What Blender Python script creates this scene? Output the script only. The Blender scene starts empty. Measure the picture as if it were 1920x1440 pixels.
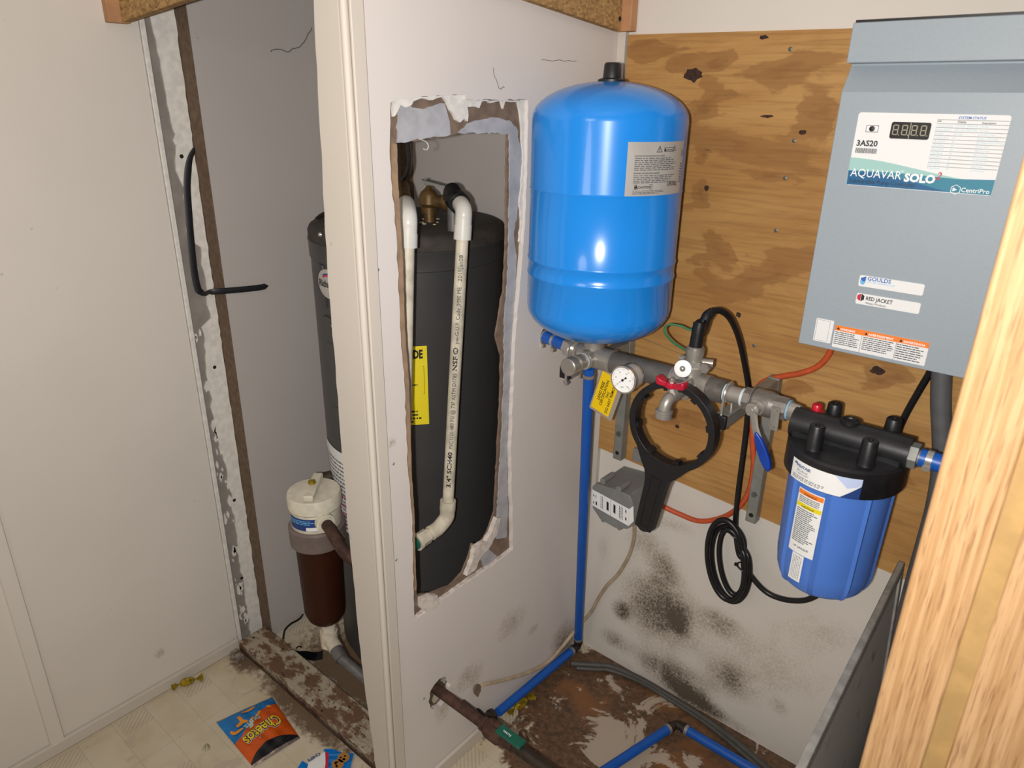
import bpy, bmesh, math, random
from mathutils import Vector, Matrix, geometry
random.seed(7)
sc = bpy.context.scene
COL = sc.collection
V = Vector
PI = math.pi

# ------------------------------------------------------------------ camera
FPX = 1331.0
CAM = V((0.0, 0.0, 1.55))
_d = V((-55.0, 3340.0, FPX)).normalized()
AZ_ = -_d
_y = (-FPX * FPX - (-55.0) * 1215.0) / 3340.0
AY_ = V((1215.0, _y, FPX)).normalized()
AX_ = AY_.cross(AZ_)
def c2w(c):
    return V((AX_.dot(c), AY_.dot(c), AZ_.dot(c)))
cam_d = bpy.data.cameras.new('camera')
cam = bpy.data.objects.new('camera', cam_d)
COL.objects.link(cam)
_r = c2w(V((1, 0, 0))); _u = c2w(V((0, -1, 0))); _b = c2w(V((0, 0, -1)))
cam.matrix_world = Matrix(((_r.x, _u.x, _b.x, CAM.x), (_r.y, _u.y, _b.y, CAM.y), (_r.z, _u.z, _b.z, CAM.z), (0, 0, 0, 1)))
cam_d.sensor_width = 36.0
cam_d.lens = FPX / 1920.0 * 36.0
cam_d.clip_start = 0.02
cam_d.dof.use_dof = True
cam_d.dof.focus_distance = 1.55
cam_d.dof.aperture_fstop = 6.5
sc.camera = cam

# ------------------------------------------------------------------ light and exposure
sc.view_settings.view_transform = 'Standard'
sc.view_settings.look = 'None'
sc.view_settings.gamma = 1.0
sc.view_settings.use_curve_mapping = False
sc.view_settings.exposure = 0.0
w = bpy.data.worlds.new('room_ambient'); sc.world = w; w.use_nodes = True
w.node_tree.nodes['Background'].inputs[0].default_value = (1.0, 0.93, 0.86, 1)
w.node_tree.nodes['Background'].inputs[1].default_value = 0.16
def lamp(name, kind, loc, power, color, size=0.1, target=None):
    l = bpy.data.lights.new(name, kind); l.energy = power; l.color = color
    o = bpy.data.objects.new(name, l); COL.objects.link(o); o.location = loc
    if kind == 'AREA':
        l.shape = 'DISK'; l.size = size
    else:
        l.shadow_soft_size = size
    if target is not None:
        o.rotation_euler = (V(target) - V(loc)).to_track_quat('-Z', 'Y').to_euler()
    return o
# hand torch / phone flash held just behind and left of the lens
_fl = CAM + c2w(V((-0.045, 0.012, -0.03)))
_f = lamp('flash_light', 'SPOT', _fl, 80.0, (1.0, 0.97, 0.94), 0.010, _fl + c2w(V((-60.0, -260.0, FPX))))
_f.data.spot_size = math.radians(162); _f.data.spot_blend = 1.0
# added soft fill light, unseen, above and behind the camera
lamp('fill_light', 'AREA', (-0.55, -1.0, 2.05), 4.0, (1.0, 0.90, 0.78), 0.5, (-0.9, 1.0, 0.9))

# ------------------------------------------------------------------ where a picture point lies on a real plane
def ray(px, py):
    return c2w(V((px - 960.0, py - 720.0, FPX)))
def PX(px, py, x=None, y=None, z=None):
    r = ray(px, py)
    if x is not None: t = (x - CAM.x) / r.x
    elif y is not None: t = (y - CAM.y) / r.y
    else: t = (z - CAM.z) / r.z
    return CAM + r * t
def PCYL(px, py, cx, cy, rad):
    r = ray(px, py)
    a = r.x * r.x + r.y * r.y; b = 2 * (r.x * -cx + r.y * -cy); c = cx * cx + cy * cy - rad * rad
    D = b * b - 4 * a * c
    t = (-b - math.sqrt(max(D, 0))) / (2 * a)
    return CAM + r * t

# ------------------------------------------------------------------ mesh builder
def frame(n):
    n = V(n).normalized()
    a = V((0, 0, 1)) if abs(n.z) < 0.9 else V((1, 0, 0))
    u = a.cross(n).normalized(); v = n.cross(u)
    return u, v
def spline(pts, k=8):
    pts = [V(p) for p in pts]; out = []
    n = len(pts)
    for i in range(n - 1):
        p0 = pts[max(i - 1, 0)]; p1 = pts[i]; p2 = pts[i + 1]; p3 = pts[min(i + 2, n - 1)]
        for j in range(k):
            t = j / k
            out.append(0.5 * ((2 * p1) + (p2 - p0) * t + (2 * p0 - 5 * p1 + 4 * p2 - p3) * t * t + (3 * p1 - p0 - 3 * p2 + p3) * t ** 3))
    out.append(pts[-1]); return out
class MB:
    def __init__(s): s.v = []; s.f = []
    def add(s, vs, fs):
        o = len(s.v); s.v += [V(a) for a in vs]; s.f += [tuple(i + o for i in f) for f in fs]; return s
    def box(s, a, b):
        x0, y0, z0 = a; x1, y1, z1 = b
        return s.add([(x0, y0, z0), (x1, y0, z0), (x1, y1, z0), (x0, y1, z0), (x0, y0, z1), (x1, y0, z1), (x1, y1, z1), (x0, y1, z1)],
                     [(0, 3, 2, 1), (4, 5, 6, 7), (0, 1, 5, 4), (1, 2, 6, 5), (2, 3, 7, 6), (3, 0, 4, 7)])
    def obox(s, c, ax, ay, az):
        c = V(c); ax = V(ax); ay = V(ay); az = V(az)
        q = [c + ax * i + ay * j + az * k for k in (-1, 1) for i, j in ((-1, -1), (1, -1), (1, 1), (-1, 1))]
        return s.add(q, [(0, 3, 2, 1), (4, 5, 6, 7), (0, 1, 5, 4), (1, 2, 6, 5), (2, 3, 7, 6), (3, 0, 4, 7)])
    def prism(s, poly, ext):
        poly = [V(p) for p in poly]; ext = V(ext); n = len(poly)
        nrm = geometry.normal(poly) if n > 2 else V((0, 0, 1))
        if nrm.dot(ext) > 0: poly = poly[::-1]
        fs = [tuple(range(n)), tuple(range(2 * n - 1, n - 1, -1))]
        fs += [(i, i + n, (i + 1) % n + n, (i + 1) % n) for i in range(n)]
        return s.add(poly + [p + ext for p in poly], fs)
    def slab(s, outer, holes, ext):
        loops = [[V(p) for p in outer]] + [[V(p) for p in h] for h in holes]
        ext = V(ext); flat = [p for l in loops for p in l]; n = len(flat)
        tri = geometry.tessellate_polygon(loops)
        fs = []
        for t in tri:
            a, b, c = (flat[i] for i in t)
            if (b - a).cross(c - a).dot(ext) > 0: t = t[::-1]
            fs.append(tuple(t)); fs.append(tuple(i + n for i in t[::-1]))
        o = 0
        for l in loops:
            m = len(l)
            for i in range(m):
                fs.append((o + i, o + i + n, o + (i + 1) % m + n, o + (i + 1) % m))
            o += m
        return s.add(flat + [p + ext for p in flat], fs)
    def tube(s, pts, r, n=10, caps=True, flat=1.0, flatdir=None):
        pts = [V(p) for p in pts]; m = len(pts)
        rr = r if isinstance(r, (list, tuple)) else [r] * m
        tang = []
        for i in range(m):
            t = pts[min(i + 1, m - 1)] - pts[max(i - 1, 0)]
            tang.append(t.normalized() if t.length > 1e-9 else V((0, 0, 1)))
        u, _v = frame(tang[0]); vs = []
        for i in range(m):
            t = tang[i]
            if flatdir is not None: u = V(flatdir)
            u = (u - t * u.dot(t)).normalized(); v = t.cross(u)
            for k in range(n):
                a = 2 * PI * k / n
                vs.append(pts[i] + u * (math.cos(a) * rr[i] * flat) + v * (math.sin(a) * rr[i]))
        fs = [(i * n + k, i * n + (k + 1) % n, (i + 1) * n + (k + 1) % n, (i + 1) * n + k) for i in range(m - 1) for k in range(n)]
        if caps: fs += [tuple(range(n - 1, -1, -1)), tuple(range((m - 1) * n, m * n))]
        return s.add(vs, fs)
    def cyl(s, a, b, r, r2=None, n=20):
        return s.tube([a, b], [r, r if r2 is None else r2], n)
    def lathe(s, c, axis, prof, n=32, phase=0.0):
        c = V(c); axis = V(axis).normalized(); u, v = frame(axis); vs = []; fs = []
        m = len(prof)
        for r, h in prof:
            for k in range(n):
                a = 2 * PI * k / n + phase
                vs.append(c + axis * h + (u * math.cos(a) + v * math.sin(a)) * max(r, 1e-5))
        for i in range(m - 1):
            for k in range(n):
                fs.append((i * n + k, i * n + (k + 1) % n, (i + 1) * n + (k + 1) % n, (i + 1) * n + k))
        fs += [tuple(range(n - 1, -1, -1)), tuple(range((m - 1) * n, m * n))]
        return s.add(vs, fs)
    def hexnut(s, c, axis, r, h):
        return s.lathe(c, axis, [(r, -h / 2), (r, h / 2)], 6)
    def torus(s, c, axis, R, r, n=32, m=8, arc=2 * PI, a0=0.0):
        u, v = frame(axis); c = V(c); k = n if arc >= 2 * PI - 1e-6 else n + 1
        pts = [c + (u * math.cos(a0 + arc * i / n) + v * math.sin(a0 + arc * i / n)) * R for i in range(n + 1)]
        return s.tube(pts, r, m, caps=arc < 2 * PI - 1e-6)
    def grid(s, fn, nu, nv):
        vs = [fn(i / nu, j / nv) for j in range(nv + 1) for i in range(nu + 1)]
        fs = [(j * (nu + 1) + i, j * (nu + 1) + i + 1, (j + 1) * (nu + 1) + i + 1, (j + 1) * (nu + 1) + i) for j in range(nv) for i in range(nu)]
        return s.add(vs, fs)

def mesh_obj(name, mb, m, origin, smooth=38, bevel=0.0):
    me = bpy.data.meshes.new(name)
    me.from_pydata([tuple(a - origin) for a in mb.v], [], mb.f)
    me.materials.append(m)
    bm = bmesh.new(); bm.from_mesh(me); bmesh.ops.recalc_face_normals(bm, faces=bm.faces); bm.to_mesh(me); bm.free()
    if smooth:
        for p in me.polygons: p.use_smooth = True
        me.set_sharp_from_angle(angle=math.radians(smooth))
    o = bpy.data.objects.new(name, me); COL.objects.link(o)
    if bevel:
        b = o.modifiers.new('bevel', 'BEVEL'); b.width = bevel; b.segments = 2; b.limit_method = 'ANGLE'; b.angle_limit = math.radians(40)
    return o
BASE = {}
def thing(name, label, cat, base, group=None):
    o = bpy.data.objects.new(name, None); COL.objects.link(o); o.location = base; o.empty_display_size = 0.05
    o['label'] = label; o['category'] = cat
    if group: o['group'] = group
    BASE[o.name] = V(base); return o
def part(parent, name, mb, m, label=None, smooth=38, bevel=0.0, stuff=False):
    b = BASE[parent.name]
    o = mesh_obj(name, mb, m, b, smooth, bevel)
    o.parent = parent; BASE[o.name] = b
    if label: o['label'] = label
    if stuff or name in ('fine_print', 'table_rules', 'table_text', 'dial_print', 'barcode', 'nail_heads', 'nail_holes', 'display_digits', 'chocolate_chips'): o['kind'] = 'stuff'
    return o
def mono(name, label, cat, mb, m, group=None, smooth=38, bevel=0.0):
    lo = V((min(a.x for a in mb.v), min(a.y for a in mb.v), min(a.z for a in mb.v))); hi = V((max(a.x for a in mb.v), max(a.y for a in mb.v), max(a.z for a in mb.v)))
    b = V(((lo.x + hi.x) / 2, (lo.y + hi.y) / 2, lo.z))
    o = mesh_obj(name, mb, m, b, smooth, bevel); o.location = b
    o['label'] = label; o['category'] = cat
    if group: o['group'] = group
    BASE[o.name] = b; return o
def struct(name, mb, m, parent=None, smooth=38, bevel=0.0):
    if parent is not None: return part(parent, name, mb, m, None, smooth, bevel)
    o = mesh_obj(name, mb, m, V((0, 0, 0)), smooth, bevel)
    o['kind'] = 'structure'; BASE[o.name] = V((0, 0, 0)); return o

# ------------------------------------------------------------------ materials
class N:
    def __init__(s, name):
        s.m = bpy.data.materials.new(name); s.m.use_nodes = True; s.t = s.m.node_tree
        s.b = s.t.nodes['Principled BSDF']; s._p = None
    def n(s, k, **kw):
        x = s.t.nodes.new('ShaderNode' + k)
        for a, b in kw.items(): setattr(x, a, b)
        return x
    def l(s, a, b): s.t.links.new(a, b)
    def set(s, sock, val):
        if isinstance(val, bpy.types.NodeSocket): s.l(val, sock)
        else: sock.default_value = val
    def pos(s):
        if s._p is None: s._p = s.n('NewGeometry').outputs['Position']
        return s._p
    def mapped(s, scale=(1, 1, 1), rot=(0, 0, 0), loc=(0, 0, 0), src=None):
        x = s.n('Mapping'); s.l(src or s.pos(), x.inputs[0]); x.inputs['Scale'].default_value = scale
        x.inputs['Rotation'].default_value = rot; x.inputs['Location'].default_value = loc; return x.outputs[0]
    def noise(s, scale, detail=4, rough=0.55, vec=None, dist=0.0):
        x = s.n('TexNoise'); s.l(vec or s.pos(), x.inputs['Vector']); x.inputs['Scale'].default_value = scale
        x.inputs['Detail'].default_value = detail; x.inputs['Roughness'].default_value = rough; x.inputs['Distortion'].default_value = dist
        return x.outputs[0]
    def math(s, op, a, b=0.0, c=0.0):
        x = s.n('Math', operation=op); s.set(x.inputs[0], a); s.set(x.inputs[1], b); s.set(x.inputs[2], c); return x.outputs[0]
    def ramp(s, fac, a, b, lo=0.0, hi=1.0):
        x = s.n('MapRange', interpolation_type='SMOOTHSTEP'); s.set(x.inputs[0], fac); x.inputs[1].default_value = a; x.inputs[2].default_value = b
        x.inputs[3].default_value = lo; x.inputs[4].default_value = hi; return x.outputs[0]
    def mix(s, fac, a, b, mode='MIX'):
        x = s.n('Mix', data_type='RGBA', blend_type=mode); s.set(x.inputs[0], fac)
        s.set(x.inputs[6], a if isinstance(a, bpy.types.NodeSocket) else (*a[:3], 1)); s.set(x.inputs[7], b if isinstance(b, bpy.types.NodeSocket) else (*b[:3], 1)); return x.outputs[2]
    def blob(s, c, rad):
        x = s.n('VectorMath', operation='SUBTRACT'); s.l(s.pos(), x.inputs[0]); x.inputs[1].default_value = c
        y = s.n('VectorMath', operation='DIVIDE'); s.l(x.outputs[0], y.inputs[0]); y.inputs[1].default_value = rad
        z = s.n('VectorMath', operation='LENGTH'); s.l(y.outputs[0], z.inputs[0])
        return s.ramp(z.outputs['Value'], 1.0, 0.0)
    def blobs(s, lst):
        tot = None
        for c, r, k in lst:
            q = s.math('MULTIPLY', s.blob(c, r), k)
            tot = q if tot is None else s.math('ADD', tot, q)
        return tot
    def sep(s):
        x = s.n('SeparateXYZ'); s.l(s.pos(), x.inputs[0]); return x.outputs
    def bump(s, h, strength=0.3, dist=0.002):
        x = s.n('Bump'); s.l(h, x.inputs['Height']); x.inputs['Strength'].default_value = strength; x.inputs['Distance'].default_value = dist
        s.l(x.outputs[0], s.b.inputs['Normal'])
    def out(s, col, rough=0.6, metal=0.0, spec=0.5):
        s.set(s.b.inputs['Base Color'], col if isinstance(col, bpy.types.NodeSocket) else (*col[:3], 1))
        s.set(s.b.inputs['Roughness'], rough); s.b.inputs['Metallic'].default_value = metal
        s.b.inputs['Specular IOR Level'].default_value = spec; return s.m
def hx(h):
    h = h.lstrip('#'); c = [int(h[i:i + 2], 16) / 255 for i in (0, 2, 4)]
    return tuple(a / 12.92 if a <= 0.04045 else ((a + 0.055) / 1.055) ** 2.4 for a in c)
def simple(name, col, rough=0.5, metal=0.0, var=0.12, scale=40.0, bump=0.0, spec=0.5, coat=0.0):
    a = N(name); nz = a.noise(scale, 4)
    c2 = tuple(x * (1 - var) for x in col); c3 = tuple(min(1, x * (1 + var * 0.5)) for x in col)
    c = a.mix(a.ramp(nz, 0.3, 0.7), c2, c3)
    m = a.out(c, rough, metal, spec)
    if bump: a.bump(nz, bump, 0.001)
    if coat: a.b.inputs['Coat Weight'].default_value = coat
    return m
def flatm(name, col, rough=0.55):
    a = N(name); return a.out(col, rough)

def m_wall(name, col, stains=(), dirt=(0.10, 0.075, 0.05), fine=160.0, thr=0.62, rough=0.55, extra=None):
    a = N(name)
    big = a.noise(2.2, 3); sm = a.noise(90, 3)
    c = a.mix(a.ramp(big, 0.3, 0.7), tuple(x * 0.95 for x in col), col)
    sp = a.ramp(a.noise(38, 2, 0.5), 0.76, 0.80)
    c = a.mix(a.math('MULTIPLY', sp, 0.35), c, tuple(x * 0.45 for x in col))
    if stains:
        d = a.blobs(stains)
        n1 = a.noise(fine, 5, 0.65); n2 = a.noise(14, 6, 0.6, dist=0.6)
        k = a.math('ADD', a.math('MULTIPLY', a.math('SUBTRACT', n1, .5), 2.3), a.math('MULTIPLY', a.math('SUBTRACT', n2, .5), 1.5))
        k = a.math('MULTIPLY', a.math('ADD', k, 1.1), d)
        c = a.mix(a.ramp(k, thr - 0.45, thr + 0.1, 0, 0.55), c, tuple(x * 2.4 for x in dirt))
        c = a.mix(a.ramp(k, thr - 0.1, thr + 0.5, 0, 0.9), c, tuple(x * .8 for x in dirt))
    if extra: c = extra(a, c)
    m = a.out(c, rough, 0.0, 0.35)
    a.bump(a.noise(60, 3), 0.12, 0.001)
    return m

PARTX = -0.948
def pp(px, py): return tuple(PX(px, py, x=PARTX))
def pb(px, py): return tuple(PX(px, py, y=1.48))
def pf(px, py): return tuple(PX(px, py, z=0.0))
M = {}
M['left'] = m_wall('left_wall_paint', hx('d8d0c6'), [(tuple(PX(440, 1225, x=-1.72)), (0.05, 0.10, 0.10), 0.7), (tuple(PX(300, 1225, x=-1.72)), (0.04, 0.03, 0.03), 0.55)])
M['part'] = m_wall('partition_paint', hx('d6cec8'), [
    (pp(1060, 1200), (0.05, 0.14, 0.13), 0.75), (pp(960, 1170), (0.05, 0.12, 0.10), 0.45), (pp(880, 1270), (0.05, 0.10, 0.08), 0.5), (pp(1000, 1180), (0.05, 0.05, 0.03), 0.5),
    (pp(830, 1330), (0.05, 0.06, 0.08), 0.45), (pp(735, 830), (0.03, 0.02, 0.02), 0.6)])
M['back'] = m_wall('back_wall_paint', hx('d9d2c8'), [
    (pb(1235, 1150), (0.32, 0.05, 0.28), 0.38), (pb(1235, 1140), (0.17, 0.05, 0.17), 0.56), (pb(1165, 1145), (0.05, 0.05, 0.05), 0.7), (pb(1275, 1165), (0.05, 0.05, 0.08), 0.6), (pb(1215, 1020), (0.13, 0.05, 0.09), 0.5), (pb(1250, 1070), (0.09, 0.05, 0.07), 0.4),
    (pb(1260, 1270), (0.20, 0.05, 0.10), 0.80), (pb(1300, 1310), (0.13, 0.05, 0.06), 0.6), (pb(1360, 1350), (0.16, 0.05, 0.05), 0.55), (pb(1370, 1280), (0.12, 0.05, 0.10), 0.48), (pb(1350, 1170), (0.08, 0.05, 0.06), 0.45),
    (pb(1150, 1200), (0.10, 0.05, 0.06), 0.6), (pb(1450, 1250), (0.30, 0.05, 0.25), 0.38), (pb(1460, 1325), (0.04, 0.05, 0.04), 0.3), (pb(1255, 980), (0.16, 0.05, 0.05), 0.42), (pb(1560, 1180), (0.22, 0.05, 0.14), 0.28), (pb(1130, 1020), (.06, .05, .12), .3)], fine=150.0, thr=0.66)
M['white_wall'] = m_wall('upper_wall_paint', hx('ddd4cc'))
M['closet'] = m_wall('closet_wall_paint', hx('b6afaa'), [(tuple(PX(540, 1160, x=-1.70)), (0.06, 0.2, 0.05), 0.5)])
M['trim'] = m_wall('painted_trim', hx('c9c0b4'), [(tuple(PX(700, 1150, x=-0.99)), (0.12, 0.06, 0.5), 0.16)], fine=70.0)
def torn_extra(a, c):
    return c
M['plaster'] = simple('white_plaster', hx('ddd8d0'), 0.8, var=0.12, scale=60, bump=0.5)
M['paper_gray'] = simple('gray_board_paper', hx('a9a8ac'), 0.85, var=0.16, scale=25, bump=0.2)
M['paper_brown'] = simple('torn_brown_paper', hx('7a6656'), 0.9, var=0.25, scale=45, bump=0.4)
M['gypsum'] = simple('gypsum_core', hx('cfc4bb'), 0.9, var=0.2, scale=70, bump=0.5)
M['crumb'] = simple('dirty_crumbs', hx('8d8173'), 0.9, var=0.4, scale=50)
M['glue_gray'] = simple('bare_gray_wall', hx('8d867e'), 0.85, var=0.15, scale=20)
M['brown_edge'] = simple('raw_board_edge', hx('6e5a48'), 0.9, var=0.25, scale=60, bump=0.3)
M['stud'] = simple('pine_lumber', hx('b5855c'), 0.7, var=0.2, scale=14)

def m_ply():
    a = N('plywood')
    v1 = a.mapped((1.0, 1.0, 2.6)); big = a.noise(2.9, 6, 0.6, v1, 0.9)
    v2 = a.mapped((7, 1, 160)); fine = a.noise(1.0, 4, 0.6, v2, 0.3)
    base = a.mix(a.ramp(big, 0.35, 0.65), hx('b98e55'), hx('aa7c45'))
    # cathedral figure: soft slanting heartwood bands
    nz_ = a.n('TexNoise'); a.l(a.mapped((1, 1, 2.2)), nz_.inputs['Vector']); nz_.inputs['Scale'].default_value = 7.0; nz_.inputs['Detail'].default_value = 5
    wp0 = a.n('VectorMath', operation='SUBTRACT'); a.l(nz_.outputs['Color'], wp0.inputs[0]); wp0.inputs[1].default_value = (.5, .5, .5)
    wp1 = a.n('VectorMath', operation='MULTIPLY'); a.l(wp0.outputs[0], wp1.inputs[0]); wp1.inputs[1].default_value = (.28, 0, .13)
    wp2 = a.n('VectorMath', operation='ADD'); a.l(a.pos(), wp2.inputs[0]); a.l(wp1.outputs[0], wp2.inputs[1])
    def band(p, q, th):
        P = PX(1160 + p[0] * .6725, 40 + p[1] * .6725, y=1.468); Q = PX(1160 + q[0] * .6725, 40 + q[1] * .6725, y=1.468); C = (P + Q) / 2; d = Q - P
        ang = math.atan2(d.z, d.x); x = a.n('VectorMath', operation='SUBTRACT'); a.l(wp2.outputs[0], x.inputs[0]); x.inputs[1].default_value = C
        r = a.n('VectorRotate', rotation_type='Y_AXIS'); a.l(x.outputs[0], r.inputs['Vector']); r.inputs['Angle'].default_value = ang
        y = a.n('VectorMath', operation='DIVIDE'); a.l(r.outputs[0], y.inputs[0]); y.inputs[1].default_value = (d.length * .62, 10, th * .0011)
        z = a.n('VectorMath', operation='LENGTH'); a.l(y.outputs[0], z.inputs[0]); return a.ramp(z.outputs['Value'], 1.0, 0.0)
    tot = None
    for p, q, th in (((190, 285), (610, 430), 55), ((300, 170), (660, 95), 50), ((470, 240), (620, 270), 70), ((190, 775), (570, 625), 50), ((225, 640), (320, 630), 60), ((190, 215), (300, 225), 60), ((165, 100), (290, 105), 42), ((40, 85), (170, 60), 26), ((360, 450), (530, 465), 16),
                     ((180, 480), (240, 520), 40), ((430, 1010), (560, 1050), 40), ((640, 960), (800, 1000), 55), ((90, 1080), (230, 1110), 40), ((330, 1210), (560, 1290), 35), ((700, 1200), (860, 1330), 45), ((210, 380), (280, 370), 40)):
        b_ = band(p, q, th); tot = b_ if tot is None else a.math('MAXIMUM', tot, b_)
    k = a.math('ADD', tot, a.math('MULTIPLY', a.math('SUBTRACT', a.noise(11, 6, 0.6, v1, 0.7), 0.5), 1.1))
    c = a.mix(a.ramp(k, 0.18, 0.42, 0, 0.75), base, hx('94683a'))
    c = a.mix(a.ramp(k, 0.70, 1.15, 0, 0.5), c, hx('7c532c'))
    c = a.mix(a.ramp(fine, 0.42, 0.75, 0, 0.45), c, hx('7d5732'))
    v3 = a.mapped((18, 1, 60)); fl = a.noise(1.0, 3, 0.6, v3, 0.8)
    c = a.mix(a.ramp(fl, 0.74, 0.78, 0, 0.85), c, hx('4a2c16'))
    m = a.out(c, a.ramp(fine, 0.3, 0.7, 0.55, 0.75), 0, 0.3); a.bump(fine, 0.15, 0.001); return m
M['ply'] = m_ply()
def m_osb():
    a = N('strand_board')
    v = a.mapped((1.0, 1.0, 1.7))
    x = a.n('TexVoronoi'); a.l(v, x.inputs['Vector']); x.inputs['Scale'].default_value = 110
    s = a.n('SeparateColor'); a.l(x.outputs['Color'], s.inputs[0])
    c = a.mix(s.outputs[0], hx('8a6a45'), hx('b8935f'))
    c = a.mix(a.ramp(a.noise(140, 4, 0.7), 0.55, 0.75), c, hx('6b4c2e'))
    m = a.out(c, 0.8, 0, 0.2); a.bump(s.outputs[1], 0.4, 0.001); return m
M['osb'] = m_osb()
def m_oak():
    a = N('oak')
    v = a.mapped((34.0, 34.0, 1.0)); n = a.noise(4.5, 3, 0.6, v, 0.35)
    v2 = a.mapped((110, 110, 5)); f = a.noise(4.0, 3, 0.6, v2)
    c = a.mix(a.ramp(n, 0.38, 0.62), hx('ad8559'), hx('c29b70'))
    c = a.mix(a.ramp(f, 0.5, 0.72, 0, 0.75), c, hx('80593a'))
    return a.out(c, 0.6, 0, 0.3)
M['oak'] = m_oak()
M['oak_core'] = simple('oak_inner_ply', hx('b08d58'), 0.6, var=0.15, scale=30)
def m_floor():
    a = N('sheet_vinyl')
    p = a.sep()
    def lines(sock, off, per, wd):
        q = a.math('SUBTRACT', sock, off); q = a.math('DIVIDE', q, per); q = a.math('FRACT', q)
        q = a.math('ABSOLUTE', a.math('SUBTRACT', q, 0.5)); return a.ramp(q, 0.5 - wd, 0.5 - wd * 0.35)
    g = a.math('MAXIMUM', lines(p[1], 0.318, 0.0835, 0.016), lines(p[0], -1.70, 0.167, 0.008))
    base = a.mix(a.ramp(a.noise(9, 5), 0.35, 0.7), hx('cbbfa8'), hx('bfb094'))
    c = a.mix(a.math('MULTIPLY', g, 0.30), base, hx('8f8474'))
    # printed grey diagonal bars in every third tile
    dd = a.math('FRACT', a.math('DIVIDE', a.math('ADD', p[0], p[1]), 0.0135))
    tx = a.math('FRACT', a.math('DIVIDE', a.math('SUBTRACT', p[0], -1.70), 0.2505)); ty = a.math('FRACT', a.math('DIVIDE', a.math('SUBTRACT', p[1], 0.318), 0.167))
    bx = a.math('MULTIPLY', a.math('LESS_THAN', tx, 0.24), a.math('GREATER_THAN', ty, 0.56))
    bar = a.math('MULTIPLY', bx, a.math('GREATER_THAN', dd, 0.55))
    c = a.mix(a.math('MULTIPLY', bar, 0.35), c, hx('8d8880'))
    # rot
    rot = a.blobs([((-0.72, 1.30, 0), (0.42, 0.50, 1), 1.0), ((-0.45, 1.42, 0), (0.6, 0.28, 1), 0.8), ((-0.55, 1.12, 0), (0.32, 0.22, 1), 0.45), ((-0.80, 1.05, 0), (0.10, 0.10, 1), 0.3)])
    n = a.noise(16, 8, 0.66, dist=0.5); n2 = a.noise(60, 5, 0.7)
    k = a.math('ADD', rot, a.math('MULTIPLY', a.math('SUBTRACT', n, 0.5), 1.7))
    brown = a.mix(a.ramp(n2, 0.35, 0.65), hx('3f2a1c'), hx('6a4a33'))
    brown = a.mix(a.ramp(a.noise(5, 3), 0.5, 0.65), brown, hx('7b4f28'))
    c = a.mix(a.ramp(k, 0.28, 0.42, 0, 0.95), c, brown)
    wh = a.ramp(a.math('ADD', a.noise(9, 8, 0.7, dist=0.8), a.math('MULTIPLY', a.blobs([((-0.66, 1.22, 0), (0.13, 0.20, 1), 0.20), ((-0.50, 1.22, 0), (0.16, 0.14, 1), 0.14)]), 1.0)), 0.575, 0.61)
    c = a.mix(a.math('MULTIPLY', wh, 0.85), c, hx('b8aa98'))
    # dirt by the closet sill and in the closet
    d = a.blobs([((-1.35, 0.76, 0), (0.45, 0.10, 1), 0.45), ((-1.66, 0.78, 0), (0.10, 0.12, 1), 0.6), ((-1.38, 0.95, 0), (0.45, 0.28, 1), 0.62)])
    k2 = a.math('ADD', d, a.math('MULTIPLY', a.noise(45, 6, 0.7), 0.8))
    c = a.mix(a.ramp(k2, 0.60, 0.90, 0, 0.9), c, hx('5b4531'))
    sp = a.ramp(a.noise(55, 3, 0.6), 0.70, 0.74)
    c = a.mix(a.math('MULTIPLY', sp, 0.5), c, hx('5d4a36'))
    m = a.out(c, 0.5, 0, 0.35); a.bump(a.math('ADD', k, g), 0.2, 0.002); return m
M['floor'] = m_floor()
def m_sill():
    a = N('rotten_painted_lumber')
    n = a.noise(30, 7, 0.7, a.mapped((0.55, 1, 1)), 0.15)
    c = a.mix(a.ramp(n, 0.44, 0.54), hx('a59986'), hx('6a5140'))
    c = a.mix(a.ramp(a.noise(90, 4), 0.6, 0.7), c, hx('33241a'))
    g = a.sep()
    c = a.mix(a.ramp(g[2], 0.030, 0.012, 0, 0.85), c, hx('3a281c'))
    m = a.out(c, 0.85, 0, 0.2); a.bump(n, 0.5, 0.003); return m
M['sill'] = m_sill()
M['blue_tank'] = simple('blue_enamel', hx('1b84dc'), 0.22, var=0.03, scale=8, coat=0.3)
M['black_plastic'] = simple('black_plastic', hx('17171a'), 0.45, var=0.2, scale=60)
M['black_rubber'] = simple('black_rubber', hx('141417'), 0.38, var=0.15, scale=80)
M['cap_black'] = simple('black_glass_filled_plastic', hx('1b1b1d'), 0.42, var=0.35, scale=45, bump=0.25)
M['ctrl'] = simple('grey_powder_coat', hx('98a2a9'), 0.45, var=0.03, scale=200)
M['steel'] = simple('stainless_steel', hx('a39d95'), 0.38, 0.55, var=0.15, scale=30)
M['steel_dark'] = simple('dull_cast_steel', hx('827c76'), 0.46, 0.55, var=0.22, scale=60, bump=0.2)
M['chrome'] = simple('polished_steel', hx('bdb8b0'), 0.26, 0.7, var=0.08, scale=30)
M['tan_edge'] = simple('tan_board', hx('9c8065'), 0.85, var=0.2, scale=40)
M['pipe_gray'] = simple('dull_grey_pipe', hx('6f6b67'), 0.5, 0.45, var=0.15, scale=50)
M['galv'] = simple('galvanised_strut', hx('8a8b86'), 0.5, 0.35, var=0.12, scale=40)
M['pex'] = simple('blue_pipe_plastic', hx('0d54ad'), 0.4, var=0.08, scale=30)
M['sump'] = simple('blue_filter_plastic', hx('4d79cc'), 0.38, var=0.03, scale=15)
M['orange'] = simple('orange_cable', hx('c2512a'), 0.5, var=0.15, scale=40)
M['green'] = simple('green_wire', hx('1f6b45'), 0.5)
M['red'] = simple('red_handle', hx('b01630'), 0.35)
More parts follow.
